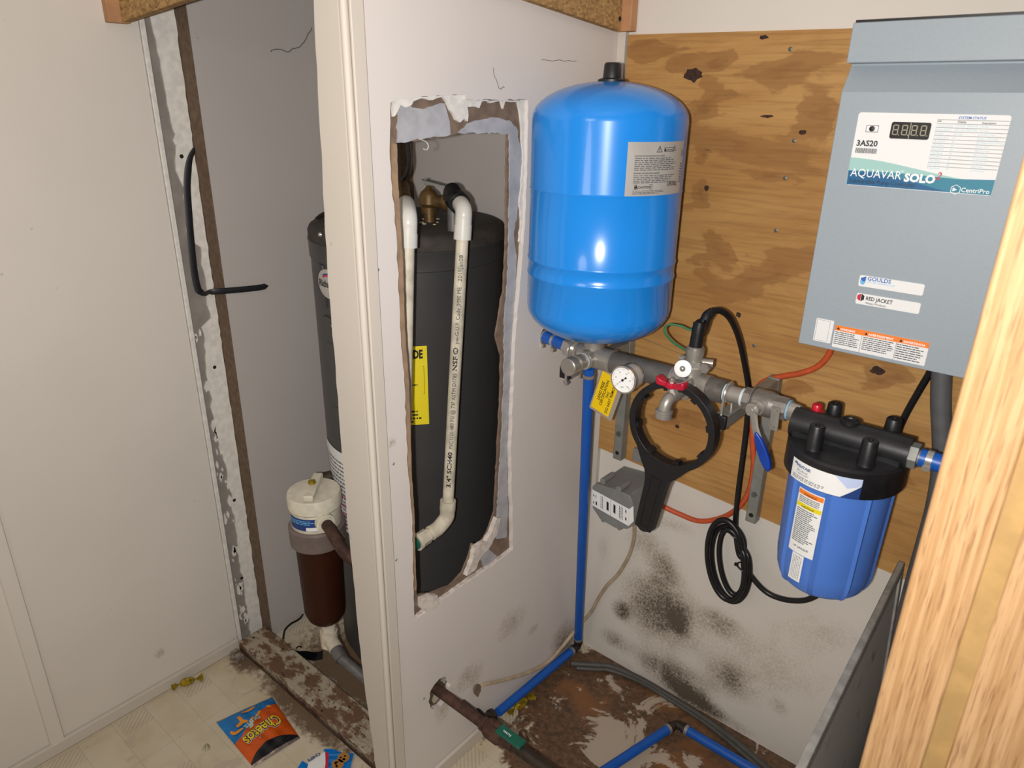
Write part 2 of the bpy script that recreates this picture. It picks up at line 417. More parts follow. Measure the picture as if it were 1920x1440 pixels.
M['redbtn'] = simple('red_button', hx('c01a2e'), 0.3)
M['blue_handle'] = simple('blue_grip', hx('123a94'), 0.35)
M['grey_box'] = simple('grey_box_plastic', hx('7b7b79'), 0.5, var=0.06, scale=60)
M['beige'] = simple('beige_cable', hx('b09d83'), 0.6, var=0.2, scale=30)
M['grey_cable'] = simple('grey_cable', hx('4b4945'), 0.55, var=0.2, scale=30)
M['conduit'] = simple('dark_grey_conduit', hx('5c5c5d'), 0.55, var=0.15, scale=30)
M['heater'] = simple('dark_grey_enamel', hx('3d3c3c'), 0.36, var=0.06, scale=12)
M['heater_top'] = simple('dirty_heater_top', hx('3c3630'), 0.8, var=0.4, scale=25)
M['pvc'] = simple('white_pvc', hx('d9d5cb'), 0.35, var=0.06, scale=20)
M['pvc_old'] = simple('stained_pvc', hx('cfc6b2'), 0.4, var=0.25, scale=35)
M['brass'] = simple('old_brass', hx('6b5230'), 0.5, 0.5, var=0.35, scale=60)
M['brown_plastic'] = simple('brown_filter_bowl', hx('34170a'), 0.5, var=0.12, scale=20, spec=.2)
M['ring_gray'] = simple('grey_brown_ring', hx('6f625c'), 0.45, var=0.12)
M['offwhite'] = simple('offwhite_plastic', hx('d8d1bd'), 0.45, var=0.15, scale=35)
M['rust'] = simple('rusty_iron', hx('4e352a'), 0.75, 0.2, var=0.5, scale=50, bump=0.5)
M['rust_dark'] = simple('dark_iron', hx('3a3028'), 0.6, 0.4, var=0.4, scale=50, bump=0.3)
M['dk_green'] = simple('green_vinyl_grip', hx('0f5a48'), 0.45)
M['galv_pipe'] = simple('grey_pipe', hx('6e6c6a'), 0.5, 0.4, var=0.2)
M['mesh_gray'] = None
M['frame_gray'] = simple('weathered_aluminium', hx('a5a29b'), 0.55, 0.2, var=0.25, scale=30)
M['dark_panel'] = simple('dark_grey_panel', hx('6a6b69'), 0.7, var=0.2)
M['gold'] = simple('gold_foil', hx('b49a2c'), 0.22, 0.6, var=0.4, scale=120, bump=0.6)
M['teflon'] = simple('white_thread_tape', hx('c9d3d6'), 0.6)
M['tapeblue'] = simple('pale_blue_sealant', hx('8fb4cf'), 0.6)
M['white'] = flatm('label_white', hx('e6e6e4'))
M['silver_label'] = simple('silver_label', hx('b9b4ae'), 0.35, 0.25, var=0.05)
M['ink'] = flatm('black_ink', hx('17181a'))
M['ink_gray'] = flatm('grey_ink', hx('58595b'))
M['ink_blue'] = flatm('blue_ink', hx('2d63b4'))
M['ink_ltblue'] = flatm('light_blue_ink', hx('6fb3de'))
M['ink_cyan'] = flatm('pale_cyan_ink', hx('9cc3d2'))
M['ink_red'] = flatm('red_ink', hx('c3213c'))
M['ink_white'] = flatm('white_ink', hx('f2f2f0'))
M['teal'] = flatm('teal_print', hx('2f7f96'))
M['teal_lt'] = flatm('pale_teal_print', hx('9cc5bf'))
M['deepblue'] = flatm('deep_blue_print', hx('0b5a88'))
M['lcd'] = flatm('display_black', hx('2d2c2b'), 0.25)
M['seg'] = flatm('display_segment', hx('a39c86'))
M['seg_off'] = flatm('display_dim', hx('55503f'))
M['warn_orange'] = flatm('warning_orange', hx('ee7f27'))
M['yellow'] = flatm('label_yellow', hx('e3cf18'))
M['tag_yellow'] = flatm('tag_yellow', hx('ecc40f'), 0.3)
M['clear_tag'] = simple('clear_laminate', hx('9a8f83'), 0.25, var=0.05)
M['navy'] = flatm('navy_print', hx('1d3a78'))
M['pink'] = flatm('pink_print', hx('c98b93'))
M['lilac'] = flatm('pale_blue_print', hx('bcc9e8'))
M['bag_blue'] = simple('blue_foil_bag', hx('0f73b8'), 0.28, 0.1, var=0.2, scale=30)
M['bag_orange'] = simple('orange_foil_bag', hx('d0560f'), 0.28, 0.1, var=0.15, scale=30)
M['bag_black'] = simple('black_foil_bag', hx('1c1d21'), 0.25, 0.1)
M['foil'] = simple('silver_foil', hx('b9aca5'), 0.2, 0.8, var=0.3, scale=150, bump=0.4)
M['snack'] = flatm('snack_print', hx('e08a1c'))
M['snack_yellow'] = flatm('snack_yellow', hx('e9c51f'))
M['cookie'] = flatm('cookie_print', hx('a6763a'))
M['bag2_blue'] = simple('bright_blue_wrapper', hx('0e79c9'), 0.28, var=0.1)
M['paper'] = simple('crumpled_paper', hx('b5ad8c'), 0.7, var=0.2, scale=80)
M['strap'] = simple('black_strap', hx('1c1c1f'), 0.5, var=0.3, scale=60)
M['screw'] = simple('zinc_screw', hx('6f706a'), 0.5, 0.5)
M['knot'] = simple('dark_knot', hx('3a2114'), 0.8, var=0.6, scale=120, bump=0.5)
M['hole_dark'] = flatm('dark_hole', hx('15110e'), 0.9)
M['crack'] = flatm('crack_dark', hx('6d6459'), 0.9)
M['shade_black'] = simple('sunglass_black', hx('111113'), 0.2)
def m_screen():
    a = N('insect_screen')
    p = a.sep()
    s = a.math('SINE', a.math('MULTIPLY', p[1], 2400)); t = a.math('SINE', a.math('MULTIPLY', p[2], 2400))
    k = a.math('MULTIPLY', s, t)
    c = a.mix(a.ramp(k, -0.5, 0.5), hx('b5b3ae'), hx('d2cfc9'))
    c = a.mix(a.ramp(a.noise(14, 4), 0.6, 0.72, 0, 0.6), c, hx('4e4740'))
    return a.out(c, 0.7, 0.1, 0.3)
M['mesh_gray'] = m_screen()

# ------------------------------------------------------------------ printing on surfaces
class Flat:
    def __init__(s, o, right, up):
        s.o = V(o); s.r = V(right).normalized(); s.u = V(up).normalized(); s.n = s.r.cross(s.u)
    def __call__(s, u, v, h=0.0): return s.o + s.r * u + s.u * v + s.n * h
    def inv(s, p):
        d = V(p) - s.o; return d.dot(s.r), d.dot(s.u)
class Cyl:                                   # u runs around a vertical cylinder, v is height
    def __init__(s, cx, cy, r, a0): s.cx = cx; s.cy = cy; s.r = r; s.a0 = a0
    def __call__(s, u, v, h=0.0):
        a = s.a0 + u / s.r; q = s.r + h
        return V((s.cx + q * math.cos(a), s.cy + q * math.sin(a), v))
    def inv(s, p):
        a = math.atan2(p[1] - s.cy, p[0] - s.cx) - s.a0
        while a > PI: a -= 2 * PI
        while a < -PI: a += 2 * PI
        return a * s.r, p[2]
    def px(s, x, y): return s.inv(PCYL(x, y, s.cx, s.cy, s.r))
class Pipe:                                  # u runs along a pipe, v around it
    def __init__(s, p0, axis, face, r):
        s.o = V(p0); s.a = V(axis).normalized(); f = V(face); s.f = (f - s.a * f.dot(s.a)).normalized(); s.t = s.f.cross(s.a); s.r = r
    def __call__(s, u, v, h=0.0):
        a = v / s.r; q = s.r + h
        return s.o + s.a * u + (s.f * math.cos(a) + s.t * math.sin(a)) * q
def rect_mb(mp, u0, v0, u1, v1, h, thick=0.0004, nu=1, rad=0.0):
    mb = MB()
    if nu == 1:
        if rad:
            pts = []
            for cx, cy, a in ((u1 - rad, v1 - rad, 0), (u0 + rad, v1 - rad, 90), (u0 + rad, v0 + rad, 180), (u1 - rad, v0 + rad, 270)):
                for k in range(4):
                    b = math.radians(a + 30 * k); pts.append((cx + rad * math.cos(b), cy + rad * math.sin(b)))
        else: pts = [(u0, v0), (u1, v0), (u1, v1), (u0, v1)]
        a = [mp(u, v, h) for u, v in pts]; b = [mp(u, v, h - thick) for u, v in pts]; n = len(a)
        mb.add(a + b, [tuple(range(n))] + [(i, i + n, (i + 1) % n + n, (i + 1) % n) for i in range(n)])
    else:
        mb.grid(lambda s, t: mp(u0 + (u1 - u0) * s, v0 + (v1 - v0) * t, h), nu, 1)
    return mb
def poly_mb(mp, pts, h):
    mb = MB(); tri = geometry.tessellate_polygon([[V((u, v, 0)) for u, v in pts]])
    mb.add([mp(u, v, h) for u, v in pts], [tuple(t) for t in tri]); return mb
def colpoly(mp, pts, h, n=28):
    us = [p[0] for p in pts]; a, b = min(us), max(us); mb = MB(); vs = []
    for i in range(n + 1):
        u = min(max(a + (b - a) * i / n, a + 1e-6), b - 1e-6); ys = []
        for k in range(len(pts)):
            (x0, y0), (x1, y1) = pts[k], pts[(k + 1) % len(pts)]
            if (x0 - u) * (x1 - u) <= 0 and abs(x1 - x0) > 1e-12: ys.append(y0 + (y1 - y0) * (u - x0) / (x1 - x0))
        vs += [mp(u, min(ys), h), mp(u, max(ys), h)]
    return mb.add(vs, [(2 * i, 2 * i + 2, 2 * i + 3, 2 * i + 1) for i in range(n)])
_tc = {}
def text_raw(s, bold=0.0, shear=0.0):
    k = (s, bold, shear)
    if k not in _tc:
        c = bpy.data.curves.new('lettering', 'FONT'); c.body = s; c.size = 1.0; c.offset = bold; c.shear = shear; c.resolution_u = 2
        c.align_x = 'LEFT'
        o = bpy.data.objects.new('lettering', c)
        me = bpy.data.meshes.new_from_object(o)
        vs = [tuple(a.co[:2]) for a in me.vertices]; fs = [tuple(p.vertices) for p in me.polygons]
        bpy.data.objects.remove(o); bpy.data.curves.remove(c); bpy.data.meshes.remove(me)
        x0 = min(a[0] for a in vs); x1 = max(a[0] for a in vs)
        _tc[k] = ([(a[0] - x0, a[1]) for a in vs], fs, x1 - x0)
    return _tc[k]
def text_mb(mp, s, u0, v0, u1, v1=None, h=0.0008, bold=0.0, hs=1.0, shear=0.0, mb=None):
    """lettering whose baseline runs from (u0,v0) to (u1,v1); hs stretches its height"""
    vs, fs, wd = text_raw(s, bold, shear); v1 = v0 if v1 is None else v1
    d = V((u1 - u0, v1 - v0)); L = d.length; d /= L; e = V((-d.y, d.x)); k = L / wd
    mb = mb or MB()
    mb.add([mp(u0 + d.x * x * k + e.x * y * k * hs, v0 + d.y * x * k + e.y * y * k * hs, h) for x, y in vs], fs); return mb
def lines_mb(mp, u0, v0, u1, v1, rows, h=0.0008, fill=0.45, ragged=0.25, mb=None, word=0.08, seed=1):
    """unreadable fine print: rows of word-length dashes"""
    rnd = random.Random(seed); mb = mb or MB(); st = (v1 - v0) / rows
    for i in range(rows):
        vv = v1 - st * (i + 0.5); x = u0; end = u1 - (u1 - u0) * rnd.random() * ragged
        while x < end:
            wl = (u1 - u0) * word * (0.4 + rnd.random() * 1.2); e = min(x + wl, end)
            mb.add([mp(x, vv - abs(st) * fill / 2, h), mp(e, vv - abs(st) * fill / 2, h), mp(e, vv + abs(st) * fill / 2, h), mp(x, vv + abs(st) * fill / 2, h)], [(0, 1, 2, 3)])
            x = e + (u1 - u0) * 0.02
    return mb
def tri_mb(mp, u, v, s, h=0.0008, hollow=0.0):
    mb = MB(); a = [(u - s / 2, v), (u + s / 2, v), (u, v + s * 0.87)]
    if not hollow:
        mb.add([mp(x, y, h) for x, y in a], [(0, 1, 2)])
    else:
        cx = u; cy = v + s * 0.29; b = [(cx + (x - cx) * hollow, cy + (y - cy) * hollow) for x, y in a]
        mb.add([mp(x, y, h) for x, y in a + b], [(0, 1, 4, 3), (1, 2, 5, 4), (2, 0, 3, 5)])
        mb.add([mp(u - s * .05, v + s * .2, h), mp(u + s * .05, v + s * .2, h), mp(u + s * .05, v + s * .55, h), mp(u - s * .05, v + s * .55, h)], [(0, 1, 2, 3)])
    return mb
def disc_mb(mp, u, v, ru, rv, h, n=24, rot=0.0):
    pts = []
    for i in range(n):
        a = 2 * PI * i / n; x = ru * math.cos(a); y = rv * math.sin(a)
        pts.append(mp(u + x * math.cos(rot) - y * math.sin(rot), v + x * math.sin(rot) + y * math.cos(rot), h))
    return MB().add(pts, [tuple(range(n))])
def frame_mb(mp, u0, v0, u1, v1, wd, h):
    mb = MB()
    o = [(u0, v0), (u1, v0), (u1, v1), (u0, v1)]; i = [(u0 + wd, v0 + wd), (u1 - wd, v0 + wd), (u1 - wd, v1 - wd), (u0 + wd, v1 - wd)]
    mb.add([mp(a, b, h) for a, b in o + i], [(0, 1, 5, 4), (1, 2, 6, 5), (2, 3, 7, 6), (3, 0, 4, 7)]); return mb

# ================================================================== SETTING
LWX = -1.72; BWY = 1.48; CEIL = 2.15
struct('floor', MB().box((-2.0, -1.6, -0.04), (0.75, 1.60, 0.0)), M['floor'])
struct('ceiling', MB().box((-2.0, -1.6, CEIL), (0.75, 1.60, CEIL + 0.04)), M['white_wall'])
struct('wall_left', MB().box((-1.80, -1.6, 0), (LWX, 0.775, CEIL)), M['left'])
struct('wall_back', MB().box((-1.80, BWY, 0), (0.75, BWY + 0.08, CEIL)), M['back'])
struct('wall_right', MB().box((0.40, 0.72 + .03, 0), (0.48, BWY, CEIL)), M['white_wall'])
# closet lining
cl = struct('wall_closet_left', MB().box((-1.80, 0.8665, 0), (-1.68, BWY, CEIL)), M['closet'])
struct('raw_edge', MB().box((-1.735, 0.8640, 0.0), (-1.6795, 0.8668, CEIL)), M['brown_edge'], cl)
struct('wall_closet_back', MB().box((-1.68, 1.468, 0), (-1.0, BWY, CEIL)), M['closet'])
def crack(pts, plane, parent, r=0.0012):
    q = spline([PX(a, b, **plane) for a, b in pts], 4)
    q = [p + V((0, random.uniform(-.002, .002), random.uniform(-.002, .002))) for p in q]
    part(parent, 'crack', MB().tube(q, r, 5), M['crack'])
crack([(585, 50), (577, 68), (568, 82), (553, 90), (540, 96), (522, 92), (507, 96)], dict(x=-1.679), cl)
# strip where a door frame has been torn off the wall
js = struct('wall_torn_strip', MB().box((-1.80, 0.775, 0), (-1.733, 0.8665, CEIL)), M['glue_gray'])
struct('panel_edge', MB().box((-1.735, 0.777, 0.0), (-1.7165, 0.789, CEIL)), M['plaster'], js, bevel=0.002)
def plaster_strip():
    pts_r = []; pts_l = []
    z = 0.0
    rnd = random.Random(3)
    while z < 2.1:
        t = math.sin(z * 5.3) * 0.5 + math.sin(z * 13.1 + 1) * 0.3 + rnd.uniform(-0.35, 0.35)
        yl = 0.820 + 0.012 * t
        if z > 1.35: yl -= 0.010
        if 1.0 < z < 1.22: yl = 0.842 + rnd.uniform(-.004, .004)
        pts_l.append((z, min(max(yl, 0.797), 0.852))); pts_r.append((z, 0.8630 + rnd.uniform(-.002, .001)))
        z += 0.012 + rnd.random() * 0.012
    poly = [(-1.733, y, z) for z, y in pts_l] + [(-1.733, y, z) for z, y in reversed(pts_r)]
    return MB().slab(poly, [], (0.004, 0, 0))
struct('torn_plaster', plaster_strip(), M['plaster'], js, smooth=0)
mb = MB(); rnd = random.Random(5)
for i in range(46):                           # smaller flakes left on the strip
    z = rnd.uniform(0.05, 1.0); y = rnd.uniform(0.797, 0.825); s = rnd.uniform(0.002, 0.008)
    pl = [(-1.733, y + s * (0.3 + rnd.random() * .9) * math.cos(a), z + s * 3.0 * (0.3 + rnd.random() * .9) * math.sin(a)) for a in [k * PI / 4 for k in range(8)]]
    mb.slab(pl, [], (0.003, 0, 0))
struct('plaster_flakes', mb, M['plaster'], js, smooth=0)['kind'] = 'stuff'
mb = MB()
for a, b in ((339, 293), (401, 688), (438, 937), (452, 1083)):
    p = PX(a, b, x=-1.733); mb.lathe(p + V((0.004, 0, 0)), (1, 0, 0), [(0.005, 0), (0.004, 0.0012)], 10)
struct('nail_holes', mb, M['hole_dark'], js)

# partition between closet and pump corner: outer board with the big torn hole, inner torn layer, end stud
def jag(pl, step=0.014, amp=0.0022, seed=1):
    rnd = random.Random(seed); out = []
    for i in range(len(pl)):
        a = V(pl[i]); b = V(pl[(i + 1) % len(pl)]); n = max(1, int((b - a).length / step))
        for k in range(n):
            p = a.lerp(b, k / n)
            if k: p = p + V((0, rnd.uniform(-amp, amp), rnd.uniform(-amp, amp)))
            out.append(p)
    return out
def hpoly(l, x=PARTX): return [PX(a, b, x=x) for a, b in l]
outer_px = [(733, 192), (760, 184), (800, 180), (872, 178), (873, 186), (930, 187), (990, 187), (989, 300), (985, 400), (980, 480), (975, 530), (967, 630), (962, 747), (958, 847), (961, 960), (962, 1030),
            (920, 1063), (870, 1096), (820, 1132), (778, 1163), (776, 1110), (772, 960), (765, 880), (758, 713), (750, 613), (746, 500), (743, 433), (733, 333), (731, 267)]
inner_px = [(743, 268), (790, 262), (843, 255), (860, 250), (905, 249), (951, 247), (950, 330), (948, 480), (945, 547), (940, 563), (930, 630), (940, 667), (939, 730), (935, 813), (930, 913), (927, 960),
            (917, 990), (907, 1010), (898, 1020), (885, 1019), (881, 1037), (867, 1073), (843, 1098), (817, 1108), (782, 1117), (779, 1060), (775, 960), (770, 880), (765, 713), (757, 613), (753, 500), (750, 433), (743, 333)]
PF = 0.737
rect = [(PARTX, PF, 0), (PARTX, BWY, 0), (PARTX, BWY, CEIL), (PARTX, PF, CEIL)]
pipehole = [V((PARTX, 0.880 + 0.036 * math.cos(a), 0.252 + 0.042 * math.sin(a))) for a in [k * PI / 6 for k in range(12)]]
hosehole = [V((PARTX, 1.2417 + 0.020 * math.cos(a), 1.0487 + 0.020 * math.sin(a))) for a in [k * PI / 6 for k in range(12)]]
wp = struct('wall_partition', MB().slab(rect, [jag(hpoly(outer_px), 0.013, 0.0016, 2), jag(pipehole, 0.01, 0.004, 4), hosehole], (-0.012, 0, 0)), M['part'], smooth=0)
r2 = [(PARTX - 0.012, PF, 0), (PARTX - 0.012, BWY, 0), (PARTX - 0.012, BWY, CEIL), (PARTX - 0.012, PF, CEIL)]
ph2 = [p + V((-0.012, 0, 0)) for p in pipehole]; hh2 = [p + V((-0.012, 0, 0)) for p in hosehole]
struct('torn_inner_layer', MB().slab(r2, [jag(hpoly(inner_px, PARTX - 0.012), 0.012, 0.0018, 3), ph2, hh2], (-0.005, 0, 0)), M['paper_brown'], wp, smooth=0)
def patch(pxl, m, name, th=0.0016, lay=0.012, seed=1, amp=0.002):
    pl = jag(hpoly(pxl, PARTX - lay + 0.0002), 0.008, amp, seed)
    struct(name, MB().slab(pl, [], (th, 0, 0)), m, wp, smooth=0)
def z3(l): return [(720 + a / 4.114, 170 + b / 4.114) for a, b in l]
patch(z3([(97, 110), (185, 90), (210, 130), (300, 142), (400, 105), (462, 98), (490, 200), (508, 338), (300, 372), (95, 402)]), M['paper_gray'], 'grey_paper', 0.0022, seed=11)
patch(z3([(565, 325), (640, 250), (750, 222), (860, 207), (960, 228), (1015, 280), (1038, 400), (1058, 430), (1056, 560), (1028, 880), (1022, 960)]) +
      [(962, 440), (968, 480), (966, 530), (958, 630), (953, 747), (949, 847), (951, 960), (948, 1008), (930, 1010), (928, 985), (931, 960), (934, 913), (939, 813), (943, 730), (944, 667), (944, 600), (949, 547), (952, 480), (954, 330), (953, 250), (905, 250)], M['paper_gray'], 'grey_paper', 0.0022, seed=12)
patch([(895, 1035), (915, 1028), (930, 1040), (925, 1050), (905, 1062)], M['paper_gray'], 'grey_paper', 0.003, seed=19)
patch(z3([(60, 80), (130, 48), (250, 40), (430, 38), (628, 40), (628, 238), (600, 215), (570, 245), (540, 225), (520, 180), (495, 150), (470, 90), (440, 48), (360, 72), (270, 58), (210, 82), (195, 110), (150, 130), (110, 110), (70, 190), (58, 200)]), M['plaster'], 'torn_plaster', 0.006, seed=13)
patch(z3([(630, 72), (830, 74), (1090, 72), (1082, 200), (1098, 400), (1085, 830), (1060, 1190), (1030, 1160), (1045, 1000), (1030, 860), (1060, 560), (1050, 330), (1040, 200), (1020, 88), (920, 84), (905, 140), (890, 84), (800, 96), (790, 84), (740, 84), (720, 135), (640, 125)]), M['plaster'], 'torn_plaster', 0.005, seed=14)
patch([(958, 1026), (960, 1033), (920, 1062), (870, 1095), (820, 1130), (780, 1158), (780, 1150), (815, 1126), (868, 1088), (918, 1054)], M['gypsum'], 'torn_plaster', 0.008, seed=15, amp=0.0015)
patch([(783, 1119), (800, 1112), (814, 1112), (818, 1128), (808, 1138), (792, 1144), (783, 1135)], M['gypsum'], 'torn_plaster', 0.012, seed=16)
patch([(925, 968), (932, 968), (926, 995), (912, 1022), (896, 1040), (884, 1066), (868, 1076), (880, 1046), (884, 1022), (905, 1012), (917, 990)], M['gypsum'], 'torn_plaster', 0.012, seed=17)
patch([(967, 630), (970, 630), (965, 760), (957, 825), (952, 825), (957, 765), (960, 700)], M['gypsum'], 'torn_plaster', 0.006, seed=18, amp=0.001)
patch([(733, 268), (742, 270), (744, 333), (750, 433), (754, 500), (757, 613), (765, 713), (770, 880), (775, 960), (779, 1106), (776, 1106), (771, 960), (764, 880), (757, 713), (749, 613), (745, 500), (742, 433), (733, 333)], M['tan_edge'], 'tan_board_edge', 0.003, seed=20, amp=.0006)
struct('loose_thread', MB().tube(spline([PX(a_, b_, x=PARTX - .016) for a_, b_ in ((790, 262), (799, 266), (803, 274), (800, 281), (794, 279))], 5), .0008, 5), M['plaster'], wp)
# hairline cracks and screw dimples on the partition face
crack([(924, 125), (930, 150), (937, 168), (945, 163)], dict(x=PARTX), wp, 0.0007)
crack([(1015, 112), (1060, 114), (1080, 116)], dict(x=PARTX), wp, 0.0006)
mb = MB()
for a, b in ((694, 273), (709, 506), (685, 388), (684, 408), (738, 870), (743, 1050), (795, 1310)):
    p = PX(a, b, x=PARTX); mb.lathe(p, (1, 0, 0), [(0.003, 0), (0.002, 0.001)], 8)
struct('nail_heads', mb, M['galv'], wp)
# studs, end casing, corner bead, batten
struct('end_stud', MB().box((-0.998, PF, 0), (PARTX - 0.024, 0.775, CEIL)), M['stud'], wp)
struct('back_stud', MB().box((-1.02, 1.43, 0), (PARTX - 0.024, 1.468, CEIL)), M['stud'], wp)
mb = MB(); rnd = random.Random(9); pl = []
for k in range(70):
    z = CEIL * k / 69; xl = PX(588 + (705 - 588) * 0.5, 700, y=0.725).x
    kz = [(0, -1.000), (.1, -1.005), (.4, -1.028), (.77, -1.037), (1.29, -1.035), (1.69, -1.014), (2.2, -1.0)]
    for (za, ea), (zb_, eb) in zip(kz, kz[1:]):
        if za <= z <= zb_: e = ea + (eb - ea) * (z - za) / (zb_ - za)
    e += rnd.uniform(-0.0015, 0.0015)
    pl.append((e, 0.725, z))
pl += [(-0.9575, 0.725, CEIL), (-0.9575, 0.725, 0)]
struct('trim_1', MB().slab(pl, [], (0, 0.012, 0)), M['trim'], smooth=0)
struct('trim_2', MB().tube([(-0.951, 0.7315, 0.0), (-0.951, 0.7315, CEIL)], 0.0068, 12), M['trim'])
struct('trim_3', MB().box((PARTX, 0.737, 0.0), (PARTX + 0.006, 0.762, CEIL)), M['trim'], bevel=0.0015)
# base strips
struct('baseboard_partition', MB().box((PARTX, 0.762, 0), (PARTX + 0.010, 1.04, 0.038)), M['trim'], bevel=0.003)
struct('baseboard_left', MB().box((LWX, -1.2, 0), (LWX + 0.012, 0.775, 0.036)), M['trim'], bevel=0.004)
struct('trim_4', MB().box((LWX, 0.2665, 0.030), (LWX + 0.007, 0.299, CEIL)), M['left'], bevel=0.002)
struct('trim_5', MB().box((-0.948, 1.466, 0.55), (-0.9275, BWY, 1.70)), M['trim'], bevel=0.001)
struct('trim_6', MB().tube([(-0.944, 1.4735, 0.55), (-0.944, 1.4735, 1.70)], 0.005, 8), M['trim'])
# rotten sole plate of the missing closet front
sp = mono('sole_plate', 'rotten painted lumber sill lying across the closet doorway floor', 'lumber', MB().box((-1.70, 0.768, 0.0), (-1.04, 0.858, 0.038)), M['sill'], bevel=0.003)
mb = MB(); rnd = random.Random(21)
for i in range(60):
    x = rnd.uniform(-1.66, -1.08); y = rnd.choice((rnd.uniform(0.868, 0.885), rnd.uniform(0.735, 0.758))); s = rnd.uniform(0.0012, 0.004)
    mb.obox((x, y, s * .5), (s, 0, 0), (0, s * rnd.uniform(.5, 1.4), 0), (0, 0, s * .5))
for i in range(26):
    x = rnd.uniform(-1.715, -1.66); y = rnd.uniform(.735, .757); s = rnd.uniform(.003, .010); an = rnd.uniform(0, 3)
    mb.obox((x, y, s * .6), (s * math.cos(an), s * math.sin(an), 0), (-s * .6 * math.sin(an), s * .6 * math.cos(an), 0), (s * .2, 0, s * .6))
q = mono('rubble', 'crumbs of plaster and grit scattered along the rotten sill', 'debris', mb, M['crumb']); q['kind'] = 'stuff'

# strand board fascia above, with pine blocks at their ends
t = thing('fascia_board', 'strand board fascia with pine end block over the closet doorway', 'board', (-1.3, 0.745, 1.70))
part(t, 'strand_board', MB().slab([(-1.697, 0.75, 1.6915), (-1.697, 0.75, 1.92), (-0.90, 0.75, 1.98), (-0.90, 0.75, 1.757)], [], (0, -0.018, 0)), M['osb'])
part(t, 'end_block', MB().box((-1.72, 0.706, 1.689), (-1.698, 0.750, 1.92)), M['stud'], 'bare pine block', bevel=0.002)
t = thing('fascia_board', 'strand board fascia with pine end block above the torn hole', 'board', (PARTX, 1.1, 1.70))
part(t, 'strand_board', MB().slab([(PARTX, 0.765, 1.757), (PARTX, 1.452, 1.6945), (PARTX, 1.452, 1.90), (PARTX, 0.765, 1.96)], [], (0.016, 0, 0)), M['osb'])
part(t, 'end_block', MB().box((PARTX, 1.453, 1.6935), (PARTX + 0.040, 1.478, 1.92)), M['stud'], 'bare pine block', bevel=0.002)
p = PX(1162, 35, x=PARTX + 0.016); part(t, 'nail', MB().lathe(p, (1, 0, 0), [(0.005, 0), (0.003, 0.002)], 10), M['hole_dark'])

# plywood sheet on the back wall
PLY = 1.468
ply_poly = [PX(1178, 65, y=PLY), PX(1600, 53, y=PLY), V((0.38, PLY, 1.676)), V((0.38, PLY, 0.600)), PX(1677, 1078, y=PLY), PX(1120, 838, y=PLY)]
t = thing('plywood_sheet', 'knotty plywood sheet fixed to the back wall behind the pump gear', 'plywood', (-0.5, PLY, 0.65))
part(t, 'sheet', MB().slab(ply_poly, [], (0, BWY - PLY - 0.0005, 0)), M['ply'])
for a, b, rx, rz in ((1300, 140, 0.021, 0.014), (1505, 248, 0.008, 0.005), (1645, 695, 0.014, 0.009), (1228, 720, 0.016, 0.012), (1438, 218, 0.012, 0.003), (1385, 590, 0.006, 0.006), (1325, 352, 0.005, 0.006), (1270, 800, 0.006, 0.005), (1432, 70, 0.010, 0.004)):
    p = PX(a, b, y=PLY); rnd = random.Random(a)
    pl = [p + V((rx * rnd.uniform(.7, 1.2) * math.cos(k * PI / 7), 0, rz * rnd.uniform(.7, 1.2) * math.sin(k * PI / 7))) for k in range(14)]
    part(t, 'knot', MB().slab([q + V((0, -0.0008, 0)) for q in pl], [], (0, 0.0012, 0)), M['knot'], smooth=0)
for a, b in ((1489, 264), (1472, 334), (1455, 432), (1414, 648), (1482, 92)):
    p = PX(a, b, y=PLY); part(t, 'screw', MB().lathe(p + V((0, 0.001, 0)), (0, -1, 0), [(0.0042, 0), (0.0042, 0.0015), (0.002, 0.0025)], 10), M['screw'])
mb = MB()
q = jag([PX(1120, 672, y=PLY), PX(1300, 635, y=PLY)], 0.02, 0.001)
mb.tube([PX(1190, 628, y=PLY), PX(1255, 655, y=PLY), PX(1310, 676, y=PLY), PX(1370, 700, y=PLY)], 0.0006, 4)
part(t, 'split', mb, M['crack'])

# oak jamb at the right, close to the lens
JY = 0.72
def jx(px, py): return PX(px, py, y=JY).x
struct('trim_7', MB().box((-0.0745, JY - .001, 0), (-0.0185, JY + .032, CEIL)), M['oak'], bevel=0.003)
struct('trim_8', MB().box((-0.0185, JY + .006, 0), (0.0008, JY + .032, CEIL)), M['oak_core'])
struct('trim_9', MB().box((0.0008, JY + .002, 0), (0.0730, JY + .032, CEIL)), M['oak'], bevel=0.002)
struct('wall_front', MB().box((0.0730, JY + .012, 0), (0.75, JY + .030, CEIL)), M['white_wall'])

# ================================================================== PRESSURE TANK
TX, TY, TR = -0.792, 1.215, 0.148
t = thing('pressure_tank', 'large glossy blue steel pressure tank standing on the steel manifold', 'tank', (TX, TY, 1.075))
prof = []
zb, zs0, zs1, zt = 1.085, 1.160, 1.520, 1.588
for k in range(9):
    a = PI / 2 * k / 8; prof.append((TR * math.sin(a) if k else 0.02, zs0 - (zs0 - zb) * math.cos(a) - TZ if False else zs0 - (zs0 - zb) * math.cos(a)))
prof += [(TR, 1.225), (TR + 0.0015, 1.227), (TR + 0.0015, 1.231), (TR, 1.233), (TR, 1.255), (TR + 0.0015, 1.257), (TR + 0.0015, 1.261), (TR, 1.263), (TR, 1.392), (TR + 0.0012, 1.395), (TR, 1.398)]
for k in range(11):
    a = PI / 2 * k / 10; prof.append((TR * math.cos(a) if k < 10 else 0.012, zs1 + (zt - zs1) * math.sin(a)))
part(t, 'shell', MB().lathe((TX, TY, 0), (0, 0, 1), prof, 64), M['blue_tank'])
